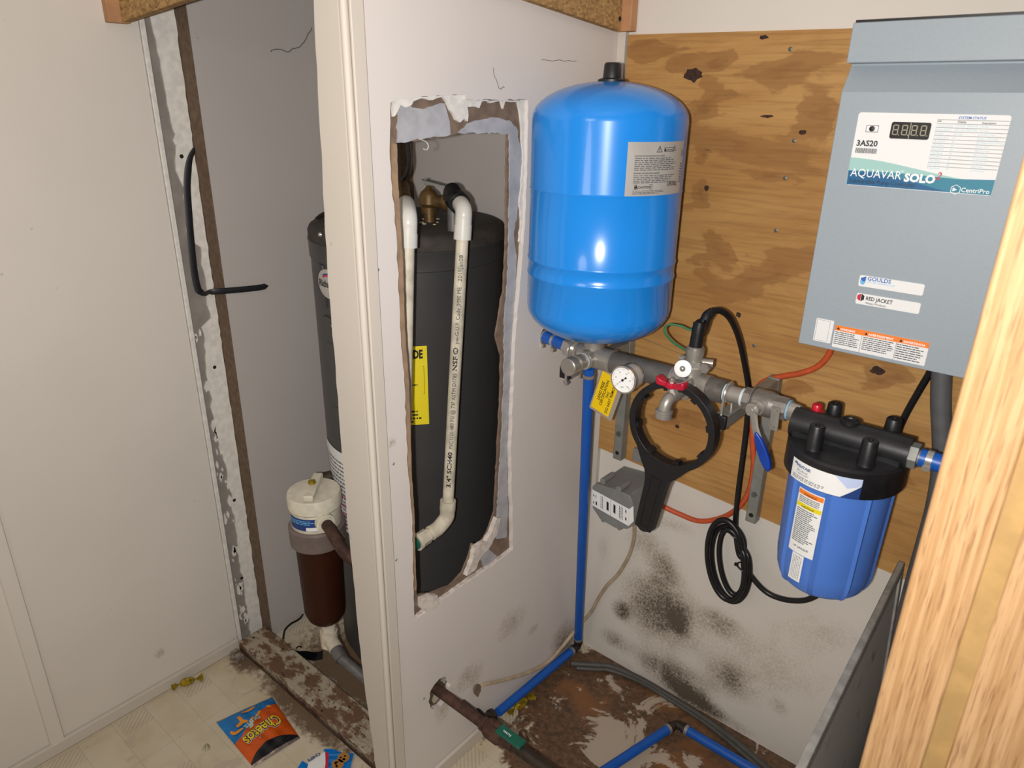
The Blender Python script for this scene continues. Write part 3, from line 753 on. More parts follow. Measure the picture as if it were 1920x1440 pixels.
v = MB().lathe((TX, TY, zt - 0.004), (0, 0, 1), [(0.026, 0), (0.026, 0.006), (0.017, 0.009), (0.0155, 0.032), (0.013, 0.035)], 24)
part(t, 'air_valve_cap', v, M['black_plastic'], 'black valve cap')
part(t, 'bottom_nipple', MB().lathe((TX, TY, 1.060), (0, 0, 1), [(0.017, 0), (0.017, 0.032)], 24), M['chrome'], 'steel threaded nipple')
a0 = math.atan2(-TY, -TX)
tc = Cyl(TX, TY, TR, a0)
u0, v1 = tc.px(1177, 266); _, v0 = tc.px(1171, 368)
u1 = 0.172; u0 = tc.px(1174, 317)[0]
lab = part(t, 'label', rect_mb(tc, u0, v0, u1, v1, 0.0014, nu=24), M['silver_label'], 'silver warning label')
LW = u1 - u0; LH = v1 - v0
def lu(f): return u0 + LW * f
def lv(f): return v0 + LH * f
for w_, x0_, y0_, x1_, h_ in (('UN1002', .64, .17, .86, 1.15), ('WARNING', .56, .835, .69, 1), ('CAUTION', .17, .145, .36, 1), ('ELECTROCUTION AND EXPLOSION HAZARD', .10, .735, .55, 1), ('RUPTURE OR EXPLOSION HAZARD', .10, .415, .48, 1)):
    part(lab, 'lettering', text_mb(tc, w_, lu(x0_), lv(y0_), lu(x1_), h=.0020, bold=.02, hs=h_), M['ink'], smooth=0)
mb = lines_mb(tc, lu(.10), lv(.47), lu(.84), lv(.72), 7, h=.0020, seed=2); lines_mb(tc, lu(.10), lv(.235), lu(.82), lv(.40), 5, h=.0020, seed=3, mb=mb)
lines_mb(tc, lu(.10), lv(.03), lu(.60), lv(.11), 3, h=.0020, seed=4, mb=mb); lines_mb(tc, lu(.92), lv(.2), lu(.99), lv(.6), 8, h=.0020, seed=6, word=.6, mb=mb)
for k in range(7): 
    y = lv(.72 + .018 * k); mb.add([tc(lu(.93), y, .002), tc(lu(.97), y, .002), tc(lu(.97), y + LH * .010, .002), tc(lu(.93), y + LH * .010, .002)], [(0, 1, 2, 3)])
part(lab, 'fine_print', mb, M['ink_gray'], smooth=0)
part(lab, 'box_outline', frame_mb(tc, lu(.53), lv(.815), lu(.71), lv(.895), .0008, .0020), M['ink'], smooth=0); part(lab, 'box_outline', frame_mb(tc, lu(.12), lv(.125), lu(.38), lv(.215), .0008, .0020), M['ink'], smooth=0)
for a, b, s, ho in ((.45, .81, .013, .72), (.73, .83, .011, .72), (.545, .83, .006, 0), (.145, .145, .007, 0)):
    part(lab, 'warning_triangle', tri_mb(tc, lu(a), lv(b), s, .0020, ho), M['ink'], smooth=0)

# ================================================================== PUMP CONTROLLER
CY = 1.300; CX0, CX1 = -0.403, -0.131
cf = Flat((0, CY, 0), (1, 0, 0), (0, 0, 1))
def c2(px, py): return cf.inv(PX(px, py, y=CY))
t = thing('pump_controller', 'light grey steel pump controller cabinet hung on the plywood', 'controller', ((CX0 + CX1) / 2, 1.38, 1.142))
ZB, ZM, ZL, ZT = 1.142, 1.572, 1.615, 1.673
side = [(CY, ZB), (CY, ZM), (CY + 0.026, ZL - 0.003), (CY + 0.026, ZL), (CY - 0.001, ZL), (CY - 0.001, ZT), (1.40, ZT), (1.40, ZB)]
part(t, 'cover', MB().prism([(CX0, y, z) for y, z in side], (CX1 - CX0, 0, 0)), M['ctrl'], 'grey cover with overhanging hood', smooth=20, bevel=0.0012)
part(t, 'back_box', MB().box((CX0 + 0.002, 1.40, ZB + 0.002), (CX1 - 0.002, PLY - 0.0005, ZT - 0.001)), M['ctrl'])
part(t, 'edge_shade_strips', MB().box((CX1, CY + 0.003, ZB + 0.003), (CX1 + 0.0035, 1.45, ZT - 0.002)).box((CX0 + 0.002, CY + 0.004, ZT), (CX1, 1.45, ZT + 0.004)), M['black_rubber'], 'black strips standing in for edge shade')  # shade on the right side and above the hood, put in as black strips
part(t, 'cover_screw', MB().lathe((CX1 + 0.0035, CY + 0.012, 1.395), (1, 0, 0), [(0.006, 0), (0.006, 0.003), (0.003, 0.005)], 12), M['chrome'])
# front display plate
a = c2(1611, 208); b = c2(1588, 343); c = c2(1896, 219); d = c2(1860, 371)
U0 = (a[0] + b[0]) / 2; U1 = (c[0] + d[0]) / 2; V1 = (a[1] + c[1]) / 2; V0 = (b[1] + d[1]) / 2
H1 = 0.0022
def q2(zx, zy): return c2(1560 + zx / 5.333, 180 + zy / 5.333)
lab = part(t, 'display_plate', rect_mb(cf, U0, V0, U1, V1, H1 - .0006, .0016, rad=.004), M['white'], 'white and teal front label')
Wd = U1 - U0; Ht = V1 - V0
def wave(y0, y1, n=18):
    pts = []
    for i in range(n + 1):
        s = i / n; e = s * s * (3 - 2 * s); pts.append((U0 + Wd * s, V0 + Ht * (y0 + (y1 - y0) * e)))
    return pts
pts = wave(.385, .165); part(lab, 'pale_wave', poly_mb(cf, [(U0, V0 + .001)] + [(U1, V0 + .001)] + pts[::-1], H1 - .0003), M['teal_lt'], smooth=0)
base_r = [(U0 + .001, V0 + .0008), (U1 - .001, V0 + .0008)]
pts = [(U0 + .0003, V0 + Ht * .205), (U0 + Wd * .3, V0 + Ht * .215), (U0 + Wd * .55, V0 + Ht * .20), (U0 + Wd * .75, V0 + Ht * .185), (U1 - .0003, V0 + Ht * .205)]
part(lab, 'teal_band', poly_mb(cf, base_r + pts[::-1], H1 - .0001), M['teal'], smooth=0)
pts = [(U0 + .0003, V0 + Ht * .20), (U0 + Wd * .2, V0 + Ht * .19), (U0 + Wd * .45, V0 + Ht * .12), (U0 + Wd * .72, V0 + Ht * .005)]
part(lab, 'blue_band', poly_mb(cf, [(U0 + .001, V0 + .0008)] + [(U0 + Wd * .72, V0 + .0008)] + pts[::-1][1:], H1 + .0001), M['deepblue'], smooth=0)
def tq(s, zx0, zy0, zx1, zy1=None, m='ink', par=lab, mp=cf, conv=q2, name='lettering', hs=1.0, bold=0.0, shear=0.0, h=H1 + .0004, keep=True):
    p0 = conv(zx0, zy0); p1 = conv(zx1, zy0 if zy1 is None else zy1)
    vv = (p0[1] + p1[1]) / 2 if keep else None
    part(par, name, text_mb(mp, s, p0[0], vv if keep else p0[1], p1[0], vv if keep else p1[1], h, bold, hs, shear), M[m], smooth=0)
tq('AQUAVAR', 185, 795, 690, 838, 'ink_white', hs=1.12)
tq('\u00ae', 694, 762, 718, 764, 'ink_white')
tq('SOLO', 718, 850, 1028, 872, 'ink_white', bold=.045, hs=1.0)
tq('2', 1036, 828, 1090, 836, 'ink_red', shear=.3, hs=1.1, bold=.01)
tq('Submersible Pump Controller', 175, 855, 830, 918, 'ink', hs=1.15)
tq('CentriPro', 1290, 955, 1572, 982, 'ink_white', bold=.01)
tq('SYSTEM STATUS', 1268, 226, 1546, 237, 'ink_blue', bold=.02, shear=.15)
tq('3AS20', 248, 492, 455, 507, 'ink', bold=.03)
tq('LED', 1058, 258, 1098, 261, bold=.02); tq('Display', 1262, 264, 1345, 272, bold=.02); tq('Description', 1505, 278, 1640, 285, bold=.02)
# status table rules and rows
mbr = MB(); mbt = MB()
rows = [('Constant Green', 'ACTUAL PRESSURE', 'Standby'), ('Blinking Green', 'ACTUAL PRESSURE', 'Running'), ('No Light', 'No Light', 'Low/No Power'), ('Constant Red', 'E1', 'Replace Controller'),
        ('2 Red Blinks', 'E2', 'No Water/Loss of Prime'), ('3 Red Blinks', 'E3', 'Sensor Fault'), ('4 Red Blinks', 'E4', 'High Current'), ('5 Red Blinks', 'E5', 'Short Circuit'), ('6 Red Blinks', 'E6', 'Ground Fault'), ('7 Red Blinks', 'E7', 'Temperature'), ('8 Red Blinks', 'E8', 'Open Lead'), ('9 Red Blinks', 'E9', 'Low Pressure')]
tl = q2(1058, 232); tr = q2(1780, 262); bl = q2(955, 708); br = q2(1665, 752)
TU0 = (tl[0] + bl[0]) / 2; TU1 = (tr[0] + br[0]) / 2; TV1 = (tl[1] + tr[1]) / 2; TV0 = (bl[1] + br[1]) / 2
st = (TV1 - TV0) / 12.2
for k in range(13):
    y = TV1 - st * k; mbr.add([cf(TU0, y, H1), cf(TU1, y, H1), cf(TU1, y + .0006, H1), cf(TU0, y + .0006, H1)], [(0, 1, 2, 3)])
for k, (A, B, C_) in enumerate(rows):
    y = TV1 - st * (k + 1.92)
    for s, f in ((A, 0.0), (B, .28), (C_, .62)):
        wdt = min(text_raw(s)[2] * st * .62, .065); text_mb(cf, s, TU0 + (TU1 - TU0) * f, y + st * .28, TU0 + (TU1 - TU0) * f + wdt, h=H1 + .0003, mb=mbt)
part(lab, 'table_rules', mbr, M['ink_gray'], smooth=0); part(lab, 'table_text', mbt, M['ink_cyan'], smooth=0)
# barcode, button, display
p0 = q2(235, 570); p1 = q2(452, 520); mb = MB(); rnd = random.Random(2); x = p0[0]; y0 = q2(340, 572)[1]; y1 = q2(340, 522)[1]
while x < p1[0]:
    wv = rnd.uniform(.0004, .0012); mb.add([cf(x, y0, H1 + .0002), cf(x + wv, y0, H1 + .0002), cf(x + wv, y1, H1 + .0002), cf(x, y1, H1 + .0002)], [(0, 1, 2, 3)]); x += wv + rnd.uniform(.0004, .0009)
part(lab, 'barcode', mb, M['ink'], smooth=0)
a = q2(338, 358); b = q2(475, 295); a = (a[0], q2(405, 362)[1]); b = (b[0], q2(405, 292)[1])
part(lab, 'button_outline', frame_mb(cf, a[0], a[1], b[0], b[1], .0008, H1 + .0002), M['ink_gray'], smooth=0)
p = q2(404, 327); part(lab, 'status_light', MB().lathe(cf(p[0], p[1], H1), (0, -1, 0), [(0.0042, 0), (0.0042, 0.001), (0.002, 0.0018)], 20), M['ink'])
tl = q2(604, 252); br = q2(975, 440); a0_ = (q2(590, 340)[0], q2(790, 432)[1]); b0_ = (q2(985, 350)[0], q2(790, 262)[1])
dsp = part(lab, 'display', rect_mb(cf, a0_[0], a0_[1], b0_[0], b0_[1], H1 + .001, .003, rad=.003), M['lcd'], 'black four digit display')
mb = MB(); dw = (b0_[0] - a0_[0]); dh = (b0_[1] - a0_[1])
def seg7(x, y, wv, hv, th, h):
    for (ax, ay, bx, by) in ((0, 0, 1, 0), (0, .5, 1, .5), (0, 1, 1, 1), (0, 0, 0, .5), (1, 0, 1, .5), (0, .5, 0, 1), (1, .5, 1, 1)):
        g = .06
        if ay == by: r = (x + g * wv, y + ay * hv - th / 2, x + wv - g * wv, y + ay * hv + th / 2)
        else: r = (x + ax * wv - th / 2, y + ay * hv + g * wv, x + ax * wv + th / 2, y + by * hv - g * wv)
        mb.add([cf(r[0], r[1], h), cf(r[2], r[1], h), cf(r[2], r[3], h), cf(r[0], r[3], h)], [(0, 1, 2, 3)])
for k in range(4):
    x = a0_[0] + dw * (.07 + .232 * k + (.01 if k > 1 else 0)); seg7(x, a0_[1] + dh * .25, dw * .125, dh * .56, .0014, H1 + .0014)
    q = disc_mb(cf, x + dw * .165, a0_[1] + dh * .23, .0009, .0009, H1 + .0014, 8); mb.add(q.v, q.f)
x = a0_[0] + dw * .487; mb.add([cf(x, a0_[1] + dh * .03, H1 + .0014), cf(x + .0012, a0_[1] + dh * .03, H1 + .0014), cf(x + .0012, a0_[1] + dh * .97, H1 + .0014), cf(x, a0_[1] + dh * .97, H1 + .0014)], [(0, 1, 2, 3)])
part(lab, 'display_digits', mb, M['seg'], smooth=0)
p = q2(1238, 935)
mb = MB(); hx6 = [(p[0] + .0075 * math.cos(PI / 6 + k * PI / 3), p[1] + .0075 * math.sin(PI / 6 + k * PI / 3)) for k in range(6)]; hi = [(p[0] + .0066 * math.cos(PI / 6 + k * PI / 3), p[1] + .0066 * math.sin(PI / 6 + k * PI / 3)) for k in range(6)]
mb.add([cf(x, y, H1 + .0004) for x, y in hx6 + hi], [(k, (k + 1) % 6, (k + 1) % 6 + 6, k + 6) for k in range(6)])
mb.add([cf(p[0] - .004, p[1] + .003, H1 + .0004), cf(p[0] - .004, p[1] - .003, H1 + .0004), cf(p[0] + .002, p[1], H1 + .0004)], [(0, 1, 2)])
part(lab, 'cube_logo', mb, M['ink_white'], smooth=0)
# two small brand strips
def r2(zx, zy): return c2(1480 + zx / 6.0, 480 + zy / 6.0)
def strip(a, b, c, d, nm, lbl):
    A, B, C_, D = r2(*a), r2(*b), r2(*c), r2(*d)
    u0 = (A[0] + D[0]) / 2; u1 = (B[0] + C_[0]) / 2; v1 = (A[1] + B[1]) / 2; v0 = (C_[1] + D[1]) / 2
    return part(t, nm, rect_mb(cf, u0, v0, u1, v1, .0012, .0012, rad=.0028), M['white'], lbl)
s1 = strip((795, 208), (1528, 322), (1500, 452), (780, 330), 'brand_strip', 'upper white brand strip')
tq('GOULDS', 880, 272, 1142, 310, 'ink_blue', s1, cf, r2, bold=.02, h=.0016); tq('WATER TECHNOLOGY', 878, 300, 1190, 345, 'ink_ltblue', s1, cf, r2, h=.0016)
p = r2(832, 272); part(s1, 'drop_logo', disc_mb(cf, p[0], p[1] - .002, .0042, .0055, .0015), M['ink_ltblue'], smooth=0)
part(s1, 'drop_logo', poly_mb(cf, [(p[0] - .0042, p[1] + .0035), (p[0] + .0042, p[1] + .0075), (p[0] + .0042, p[1] - .0005), (p[0] + .001, p[1] - .002), (p[0] - .003, p[1] + .0005)], .0018), M['ink_blue'], smooth=0)
s2 = strip((765, 408), (1485, 535), (1455, 660), (745, 525), 'brand_strip', 'lower white brand strip')
tq('RED JACKET', 862, 492, 1160, 545, 'ink', s2, cf, r2, bold=.02, h=.0016, hs=1.2); tq('Water Products', 855, 535, 1085, 575, 'ink', s2, cf, r2, bold=.01, h=.0016)
p = r2(806, 463)
part(s2, 'hexagon_logo', poly_mb(cf, [(p[0], p[1] + .0066), (p[0] - .0056, p[1] + .0033), (p[0] - .0056, p[1] - .0033), (p[0], p[1] - .0066)], .0016), M['ink_red'], smooth=0)
part(s2, 'hexagon_logo', poly_mb(cf, [(p[0] + .0006, p[1] + .0066), (p[0] + .0056, p[1] + .0033), (p[0] + .0056, p[1] - .0033), (p[0] + .0006, p[1] - .0066)], .0016), M['ink'], smooth=0)
# white square sticker (left blank) and three language warning label
A, B, C_, D = r2(315, 690), r2(508, 735), r2(460, 988), r2(265, 940)
u0 = (A[0] + D[0]) / 2; u1 = (B[0] + C_[0]) / 2; v1 = (A[1] + B[1]) / 2; v0 = (C_[1] + D[1]) / 2
sq = part(t, 'square_sticker', rect_mb(cf, u0, v0, u1, v1, .0012, .0012, rad=.002), M['white'], 'blank white square sticker')
part(sq, 'sticker_edge', frame_mb(cf, u0 + .002, v0 + .002, u1 - .006, v1 - .002, .0004, .0015), M['ink_gray'], smooth=0)
A, B, C_, D = r2(530, 752), r2(1582, 1000), r2(1510, 1258), r2(482, 995)
u0 = (A[0] + D[0]) / 2; u1 = (B[0] + C_[0]) / 2; v1 = (A[1] + B[1]) / 2; v0 = (C_[1] + D[1]) / 2
wl = part(t, 'warning_label', rect_mb(cf, u0, v0, u1, v1, .0012, .0012, rad=.0015), M['white'], 'orange and white warning label')
hh = v1 - (v1 - v0) * .235
part(wl, 'orange_band', rect_mb(cf, u0, hh, u1, v1, .0015, .0004), M['warn_orange'], smooth=0)
for k, s in enumerate(('WARNING', 'AVERTISSEMENT', 'ADVERTENCIA')):
    x0 = u0 + (u1 - u0) * (.06, .37, .74)[k]; x1 = u0 + (u1 - u0) * (.225, .64, .965)[k]
    part(wl, 'lettering', text_mb(cf, s, x0, hh + (v1 - hh) * .22, x1, h=.0019, bold=.03), M['ink_white'], smooth=0)
    part(wl, 'warning_triangle', tri_mb(cf, x0 - .0035, hh + (v1 - hh) * .22, .0055, .0019), M['ink'], smooth=0)
    xa = u0 + (u1 - u0) * (.012, .325, .685)[k]; xb = u0 + (u1 - u0) * (.29, .66, .985)[k]
    part(wl, 'fine_print', lines_mb(cf, xa, v0 + (hh - v0) * (.18 if k != 2 else .08), xb, hh - .001, 7, h=.0016, seed=20 + k, word=.13), M['ink_gray'], smooth=0)
for f in (.305, .675):
    x = u0 + (u1 - u0) * f; part(wl, 'divider_line', MB().add([cf(x, v0, .0016), cf(x + .0006, v0, .0016), cf(x + .0006, hh, .0016), cf(x, hh, .0016)], [(0, 1, 2, 3)]), M['ink_gray'], smooth=0)

# ================================================================== WALL BRACKETS
def bracket(x, zt, zb, yend, lbl):
    t = thing('strut_bracket', lbl, 'bracket', (x, PLY, zb), 'steel strut brackets under the manifold')
    w2 = 0.0125
    mb = MB()
    yb = PLY - 0.001
    mb.box((x - w2, yb - 0.026, zb), (x + w2, yb, zt))
    part(t, 'upright', mb, M['galv'], bevel=0.002)
    z1 = zt - 0.002
    part(t, 'arm', MB().box((x - w2, yend, z1 - 0.026), (x + w2, yb - 0.026, z1)), M['galv'], bevel=0.002)
    part(t, 'gusset', MB().prism([(x + w2 * .3, yb - 0.026, z1), (x + w2 * .3, yb - 0.026, z1 - 0.07), (x + w2 * .3, yb - 0.11, z1 - 0.026)], (0.002, 0, 0)), M['galv'])
    part(t, 'end_cap', MB().box((x - w2 - .0008, yend - 0.006, z1 - 0.027), (x + w2 + .0008, yend + 0.004, z1 + .0008)), M['black_plastic'], 'black plastic end cap', bevel=0.002)
    yf = yb - 0.026
    for dz, kind in ((0.020, 0), (0.075, 1)):
        if kind: part(t, 'bolt', MB().hexnut((x, yf - .002, zb + dz), (0, 1, 0), 0.007, .004).lathe((x, yf - .004, zb + dz), (0, -1, 0), [(.004, 0), (.003, .003)], 10), M['screw'])
        else: part(t, 'bolt_hole', MB().lathe((x, yf, zb + dz), (0, -1, 0), [(.0055, 0), (.0055, .0006)], 12), M['hole_dark'])
    return t
MZ = 1.045; MY = 1.21
bracket(-0.852, 1.012, 0.684, 1.195, 'left strut bracket holding the manifold below the blue pressure tank')
bracket(-0.485, 1.010, 0.650, 1.186, 'right strut bracket with black end cap beside the ball valve')

# ================================================================== MANIFOLD
t = thing('pump_manifold', 'stainless steel pump manifold with tees, gauge, spigot and ball valve', 'manifold', (-0.65, MY, 1.02))
X = V((1, 0, 0)); Yv = V((0, 1, 0)); Z = V((0, 0, 1))
def at(x, dy=0, dz=0): return V((x, MY + dy, MZ + dz))
RP = 0.0235
part(t, 'header_pipe', MB().tube([at(-0.742), at(-0.60)], RP, 32), M['pipe_gray'], 'dull grey steel header pipe')
# left tee
mb = MB().tube([at(-0.822), at(-0.742)], RP + 0.001, 32).tube([at(TX), at(TX, 0, 0.034)], 0.020, 24)
mb.tube([at(TX, 0, .022), at(TX, 0, .036)], 0.022, 24).tube([at(TX), at(TX, -0.035)], 0.020, 24).tube([at(-.744), at(-.740)], RP + .002, 32)
part(t, 'left_tee', mb, M['steel'])
# relief fitting pointing to the room
q = part(t, 'relief_fitting', MB().tube([at(TX, -.035), at(TX, -.045)], 0.018, 24).tube([at(TX, -.045), at(TX, -.058)], 0.016, 24).tube([at(TX, -.058), at(TX, -.064)], .018, 24).tube([at(TX, -.064), at(TX, -.076)], 0.0145, 24).lathe(at(TX, -.076), -Yv, [(0.019, 0), (0.019, .016), (.017, .018), (0.004, .019)], 28), M['steel'], 'round capped relief fitting')
part(q, 'thread_tape', MB().tube([at(TX, -.040), at(TX, -.044)], .0185, 24), M['teflon'])
# union and hose to the partition
L0 = at(-0.822); L1 = V((-0.868, 1.2235, 1.0465)); L2 = V((-0.9, 1.2290, 1.0475)); L3 = V((-0.965, 1.2415, 1.0487))
part(t, 'union', MB().tube([L0, L0.lerp(L1, .3)], 0.020, 24).tube([L0.lerp(L1, .3), L0.lerp(L1, .62)], .0245, 24).tube([L0.lerp(L1, .62), L1], .0225, 8).tube([L1, L2], .011, 16), M['chrome'], 'polished union nut')
q = part(t, 'blue_hose', MB().tube([L1.lerp(L2, .3), L3], 0.0145, 20), M['pex'], 'short blue hose into the partition')
for f in (.45, .80):
    c = L1.lerp(L3, f); d = (L3 - L1).normalized(); mb = MB().tube([c - d * .0035, c + d * .0035], .0158, 20); mb.obox(c + V((0, -.006, -.019)), d * .005, V((0, .005, 0)), V((0, 0, .0045)))
    part(q, 'hose_clamp', mb, M['chrome'], 'steel worm clamp')
# U bolts over the arms
def ubolt(x):
    pts = [V((x, MY - .027, MZ - .072))] + [V((x, MY - .0265 * math.cos(a), MZ + .0265 * math.sin(a))) for a in [PI * k / 12 for k in range(13)]] + [V((x, MY + .027, MZ - .072))]
    return MB().tube(pts, .003, 8)
part(t, 'u_bolt', ubolt(-.852 if False else -.842).hexnut((-.842, MY - .027, MZ - .066), Z, .006, .005), M['chrome'])
# right tee with spigot branch
TX2 = -0.562
mb = MB().tube([at(-.60), at(-.524)], RP + .001, 32).tube([at(TX2), at(TX2, 0, .032)], 0.020, 24).tube([at(TX2), at(TX2, -.034)], 0.020, 24).tube([at(-.602), at(-.598)], RP + .002, 32).tube([at(TX2, 0, .026), at(TX2, 0, .036)], .0215, 24)
part(t, 'right_tee', mb, M['steel'])
# coarse threaded reducer
prof = []
for k in range(14): prof += [(.0228, .0025 * k), (.0214, .0025 * k + .00125)]
part(t, 'threaded_bushing', MB().lathe(at(-.526), X, prof, 28), M['steel_dark'], 'coarse threaded bushing')
part(t, 'nipple', MB().tube([at(-.492), at(-.450)], .0165, 24), M['steel'])
part(t, 'thread_tape', MB().tube([at(-.4915), at(-.4845)], .0178, 24), M['teflon'], 'white thread tape'); part(t, 'thread_tape', MB().tube([at(-.458), at(-.452)], .0178, 24), M['teflon'], 'white thread tape')
part(t, 'u_bolt', MB().tube([V((-.485, MY - .023, MZ - .072))] + [V((-.485, MY - .0205 * math.cos(a), MZ + .0205 * math.sin(a))) for a in [PI * k / 12 for k in range(13)]] + [V((-.485, MY + .023, MZ - .072))], .0028, 8).hexnut((-.485, MY - .023, MZ - .066), Z, .006, .006), M['chrome'])
# pressure gauge
GX, GZ = -0.667, 1.039
q = part(t, 'pressure_gauge', MB().lathe((GX + .004, MY - .018, MZ - .008), -Yv, [(.010, 0), (.010, .030)], 16).lathe((GX, MY - .044, GZ + .008), -Yv, [(.010, 0), (.026, .001), (.0265, .004), (.0265, .030), (.0285, .031), (.0285, .037), (.0255, .0385), (.0250, .0375)], 40), M['chrome'], 'round steel pressure gauge')
GF = Flat((GX, MY - .0820, GZ + .008), (1, 0, 0), (0, 0, 1))
part(q, 'dial', disc_mb(GF, 0, 0, .0252, .0252, 0, 32), M['ink_white'], 'white dial')
mb = MB()
for k in range(41):
    a = math.radians(225 - 270 * k / 40); r0 = .0205 if k % 5 == 0 else .0218; c = V((math.cos(a), math.sin(a))); e = V((-c.y, c.x)) * (.0004 if k % 5 == 0 else .00022)
    mb.add([GF(*(c * r0 + e), .0003), GF(*(c * r0 - e), .0003), GF(*(c * .0235 - e), .0003), GF(*(c * .0235 + e), .0003)], [(0, 1, 2, 3)])
for k, s in enumerate(('0', '20', '40', '60', '80', '100')):
    a = math.radians(225 - 54 * k); wv = .0022 * len(s); text_mb(GF, s, .0165 * math.cos(a) - wv / 2, .0165 * math.sin(a) - .0016, .0165 * math.cos(a) + wv / 2, h=.0003, mb=mb)
text_mb(GF, 'psi', -.003, -.016, .003, h=.0003, mb=mb)
part(q, 'dial_print', mb, M['ink_gray'], smooth=0)
a = math.radians(222); c = V((math.cos(a), math.sin(a))); e = V((-c.y, c.x)) * .0009
mb = MB().add([GF(*(c * .019), .0012), GF(*(e - c * .009), .0012), GF(*(-e - c * .009), .0012)], [(0, 1, 2)]); k_ = disc_mb(GF, 0, 0, .0028, .0028, .0014, 16); mb.add(k_.v, k_.f); k_ = disc_mb(GF, *(-c * .009), .0022, .0022, .0012, 12); mb.add(k_.v, k_.f)
part(q, 'needle', mb, M['ink'], smooth=0)
mb = MB().grid(lambda s, tt: V((GX + .0267 * math.cos(math.radians(-20 + 110 * s)), MY - .052 - .016 * tt, GZ + .008 + .0267 * math.sin(math.radians(-20 + 110 * s)))), 12, 1)
part(q, 'side_label', mb, M['silver_label'])
# spigot
SX = TX2 + .006
sp0 = at(SX, -.034); sp1 = at(SX - .002, -.072, -.002); 
q = part(t, 'spigot', MB().tube([sp0, sp0 + V((0, -.012, 0))], .0195, 6).tube([sp0, sp1], .011, 20).tube(spline([sp1, sp1 + V((-.003, -.014, -.002)), sp1 + V((-.005, -.023, -.011)), sp1 + V((-.006, -.026, -.024))], 6), [.0115] * 8 + [.0115] * 11, 20)
         .lathe(sp1 + V((-.006, -.026, -.022)), (0, -.05, -1), [(.012, 0), (.0165, .002), (.0165, .006), (.0155, .007), (.0155, .017), (.013, .018), (.012, .012)], 24)
         .tube([sp1 + V((-.001, -.006, .005)), sp1 + V((-.004, -.008, .016))], [.012, .008], 8), M['steel'], 'steel hose spigot')
hz = sp1 + V((-.006, -.008, .016))
mb = MB().lathe(hz, Z, [(.0115, 0), (.0115, .011)], 20)
for sg in (-1, 1):
    rows_ = [(.005, .008, 0, .011), (.012, .0075, .001, .011), (.019, .010, .002, .014), (.026, .0105, .003, .018), (.030, .007, .005, .017)]
    vs = []
    for r, hw, z0, z1 in rows_: vs += [hz + V((sg * r, -hw, z0)), hz + V((sg * r, hw, z0)), hz + V((sg * r, hw, z1)), hz + V((sg * r, -hw, z1))]
    fs = [(i * 4 + a, i * 4 + (a + 1) % 4, i * 4 + 4 + (a + 1) % 4, i * 4 + 4 + a) for i in range(4) for a in range(4)] + [(0, 1, 2, 3), (16, 17, 18, 19)]
    mb.add(vs, fs)
part(q, 'butterfly_handle', mb, M['red'], 'red butterfly handle', bevel=.002)
part(q, 'handle_nut', MB().hexnut(hz + V((0, 0, .013)), Z, .006, .006).lathe(hz + V((0, 0, .016)), Z, [(.003, 0), (.0025, .004)], 10), M['chrome'])
# pressure sensor on the right tee
q = part(t, 'pressure_sensor', MB().hexnut(at(TX2, 0, .042), Z, .021, .014).tube([at(TX2, 0, .049), at(TX2, 0, .060)], .0165, 24).tube([at(TX2, 0, .060), at(TX2, 0, .072)], .0175, 24).tube([at(TX2, 0, .072), at(TX2, 0, .076)], .0150, 24)
         .tube([at(TX2, .0, .045), at(TX2 + .034, .012, .046)], .008, 10).hexnut(at(TX2 + .030, -.012, .042), -Yv, .010, .01).tube([at(TX2 + .020, -.002, .042), at(TX2 + .030, -.012, .042)], .006, 8).tube([at(TX2 - .03, .004, .044), at(TX2, 0, .044)], .007, 8), M['steel'], 'steel pressure sensor body')
part(q, 'white_disc', MB().lathe(at(TX2 - .006, -.030, .037), V((.2, -1, .25)), [(.0165, 0), (.0165, .004), (.015, .005)], 28), M['ink_white'], 'round white tag')
part(q, 'disc_screw', MB().lathe(at(TX2 - .006, -.030, .037) + V((.2, -1, .25)).normalized() * .005, V((.2, -1, .25)), [(.006, 0), (.005, .003), (.002, .005)], 14), M['chrome'])
part(q, 'disc_mount', MB().tube([at(TX2 - .006, -.030, .037), at(TX2 - .008, 0, .036)], .006, 10), M['steel'])
# ball valve with blue lever
BX = -0.420
mb = MB().tube([at(-.452), at(-.440)], .0225, 8).tube([at(-.440), at(-.432)], [.0205, .0245], 24).tube([at(-.432), at(-.402)], .0245, 28).tube([at(-.402), at(-.394)], [.0245, .021], 24).tube([at(-.396), at(-.372)], .0225, 8).tube([at(-.438), at(-.436)], .0252, 24)
q = part(t, 'ball_valve', mb, M['steel_dark'], 'cast steel ball valve')
st0 = at(BX, -.022, -.004)
part(q, 'stem', MB().lathe(at(BX, -.018, -.002), V((-.1, -1, -.05)), [(.0145, 0), (.0145, .006), (.011, .007), (.011, .016), (.013, .017), (.013, .022), (.006, .023), (.006, .030)], 16).hexnut(at(BX - .002, -.044, -.003), -Yv, .0095, .007), M['chrome'])
hp = [at(BX + .004, -.047, -.006), at(BX + .010, -.047, -.030), at(BX + .020, -.048, -.050)]
part(q, 'lever', MB().tube(hp, .0022, 8, flat=3.2, flatdir=(1, 0, .4)), M['chrome'])
mb = MB(); d = V((.46, -.02, -.89)).normalized(); e = V((.89, 0, .46)); c0 = at(BX + .012, -.048, -.033)
out = []
for k in range(20):
    a = 2 * PI * k / 20; l = .038 + .038 * math.cos(a); out.append(c0 + d * (l + .004) + e * (.0075 + .003 * l / .076) * math.sin(a) * (1 if abs(math.cos(a)) < .9 else .95))
mb.prism([o + V((0, -.005, 0)) for o in out], (0, .010, 0)); part(q, 'lever_grip', mb, M['blue_handle'], 'blue lever grip', bevel=.002)
lk = at(-.384, -.026, .002)
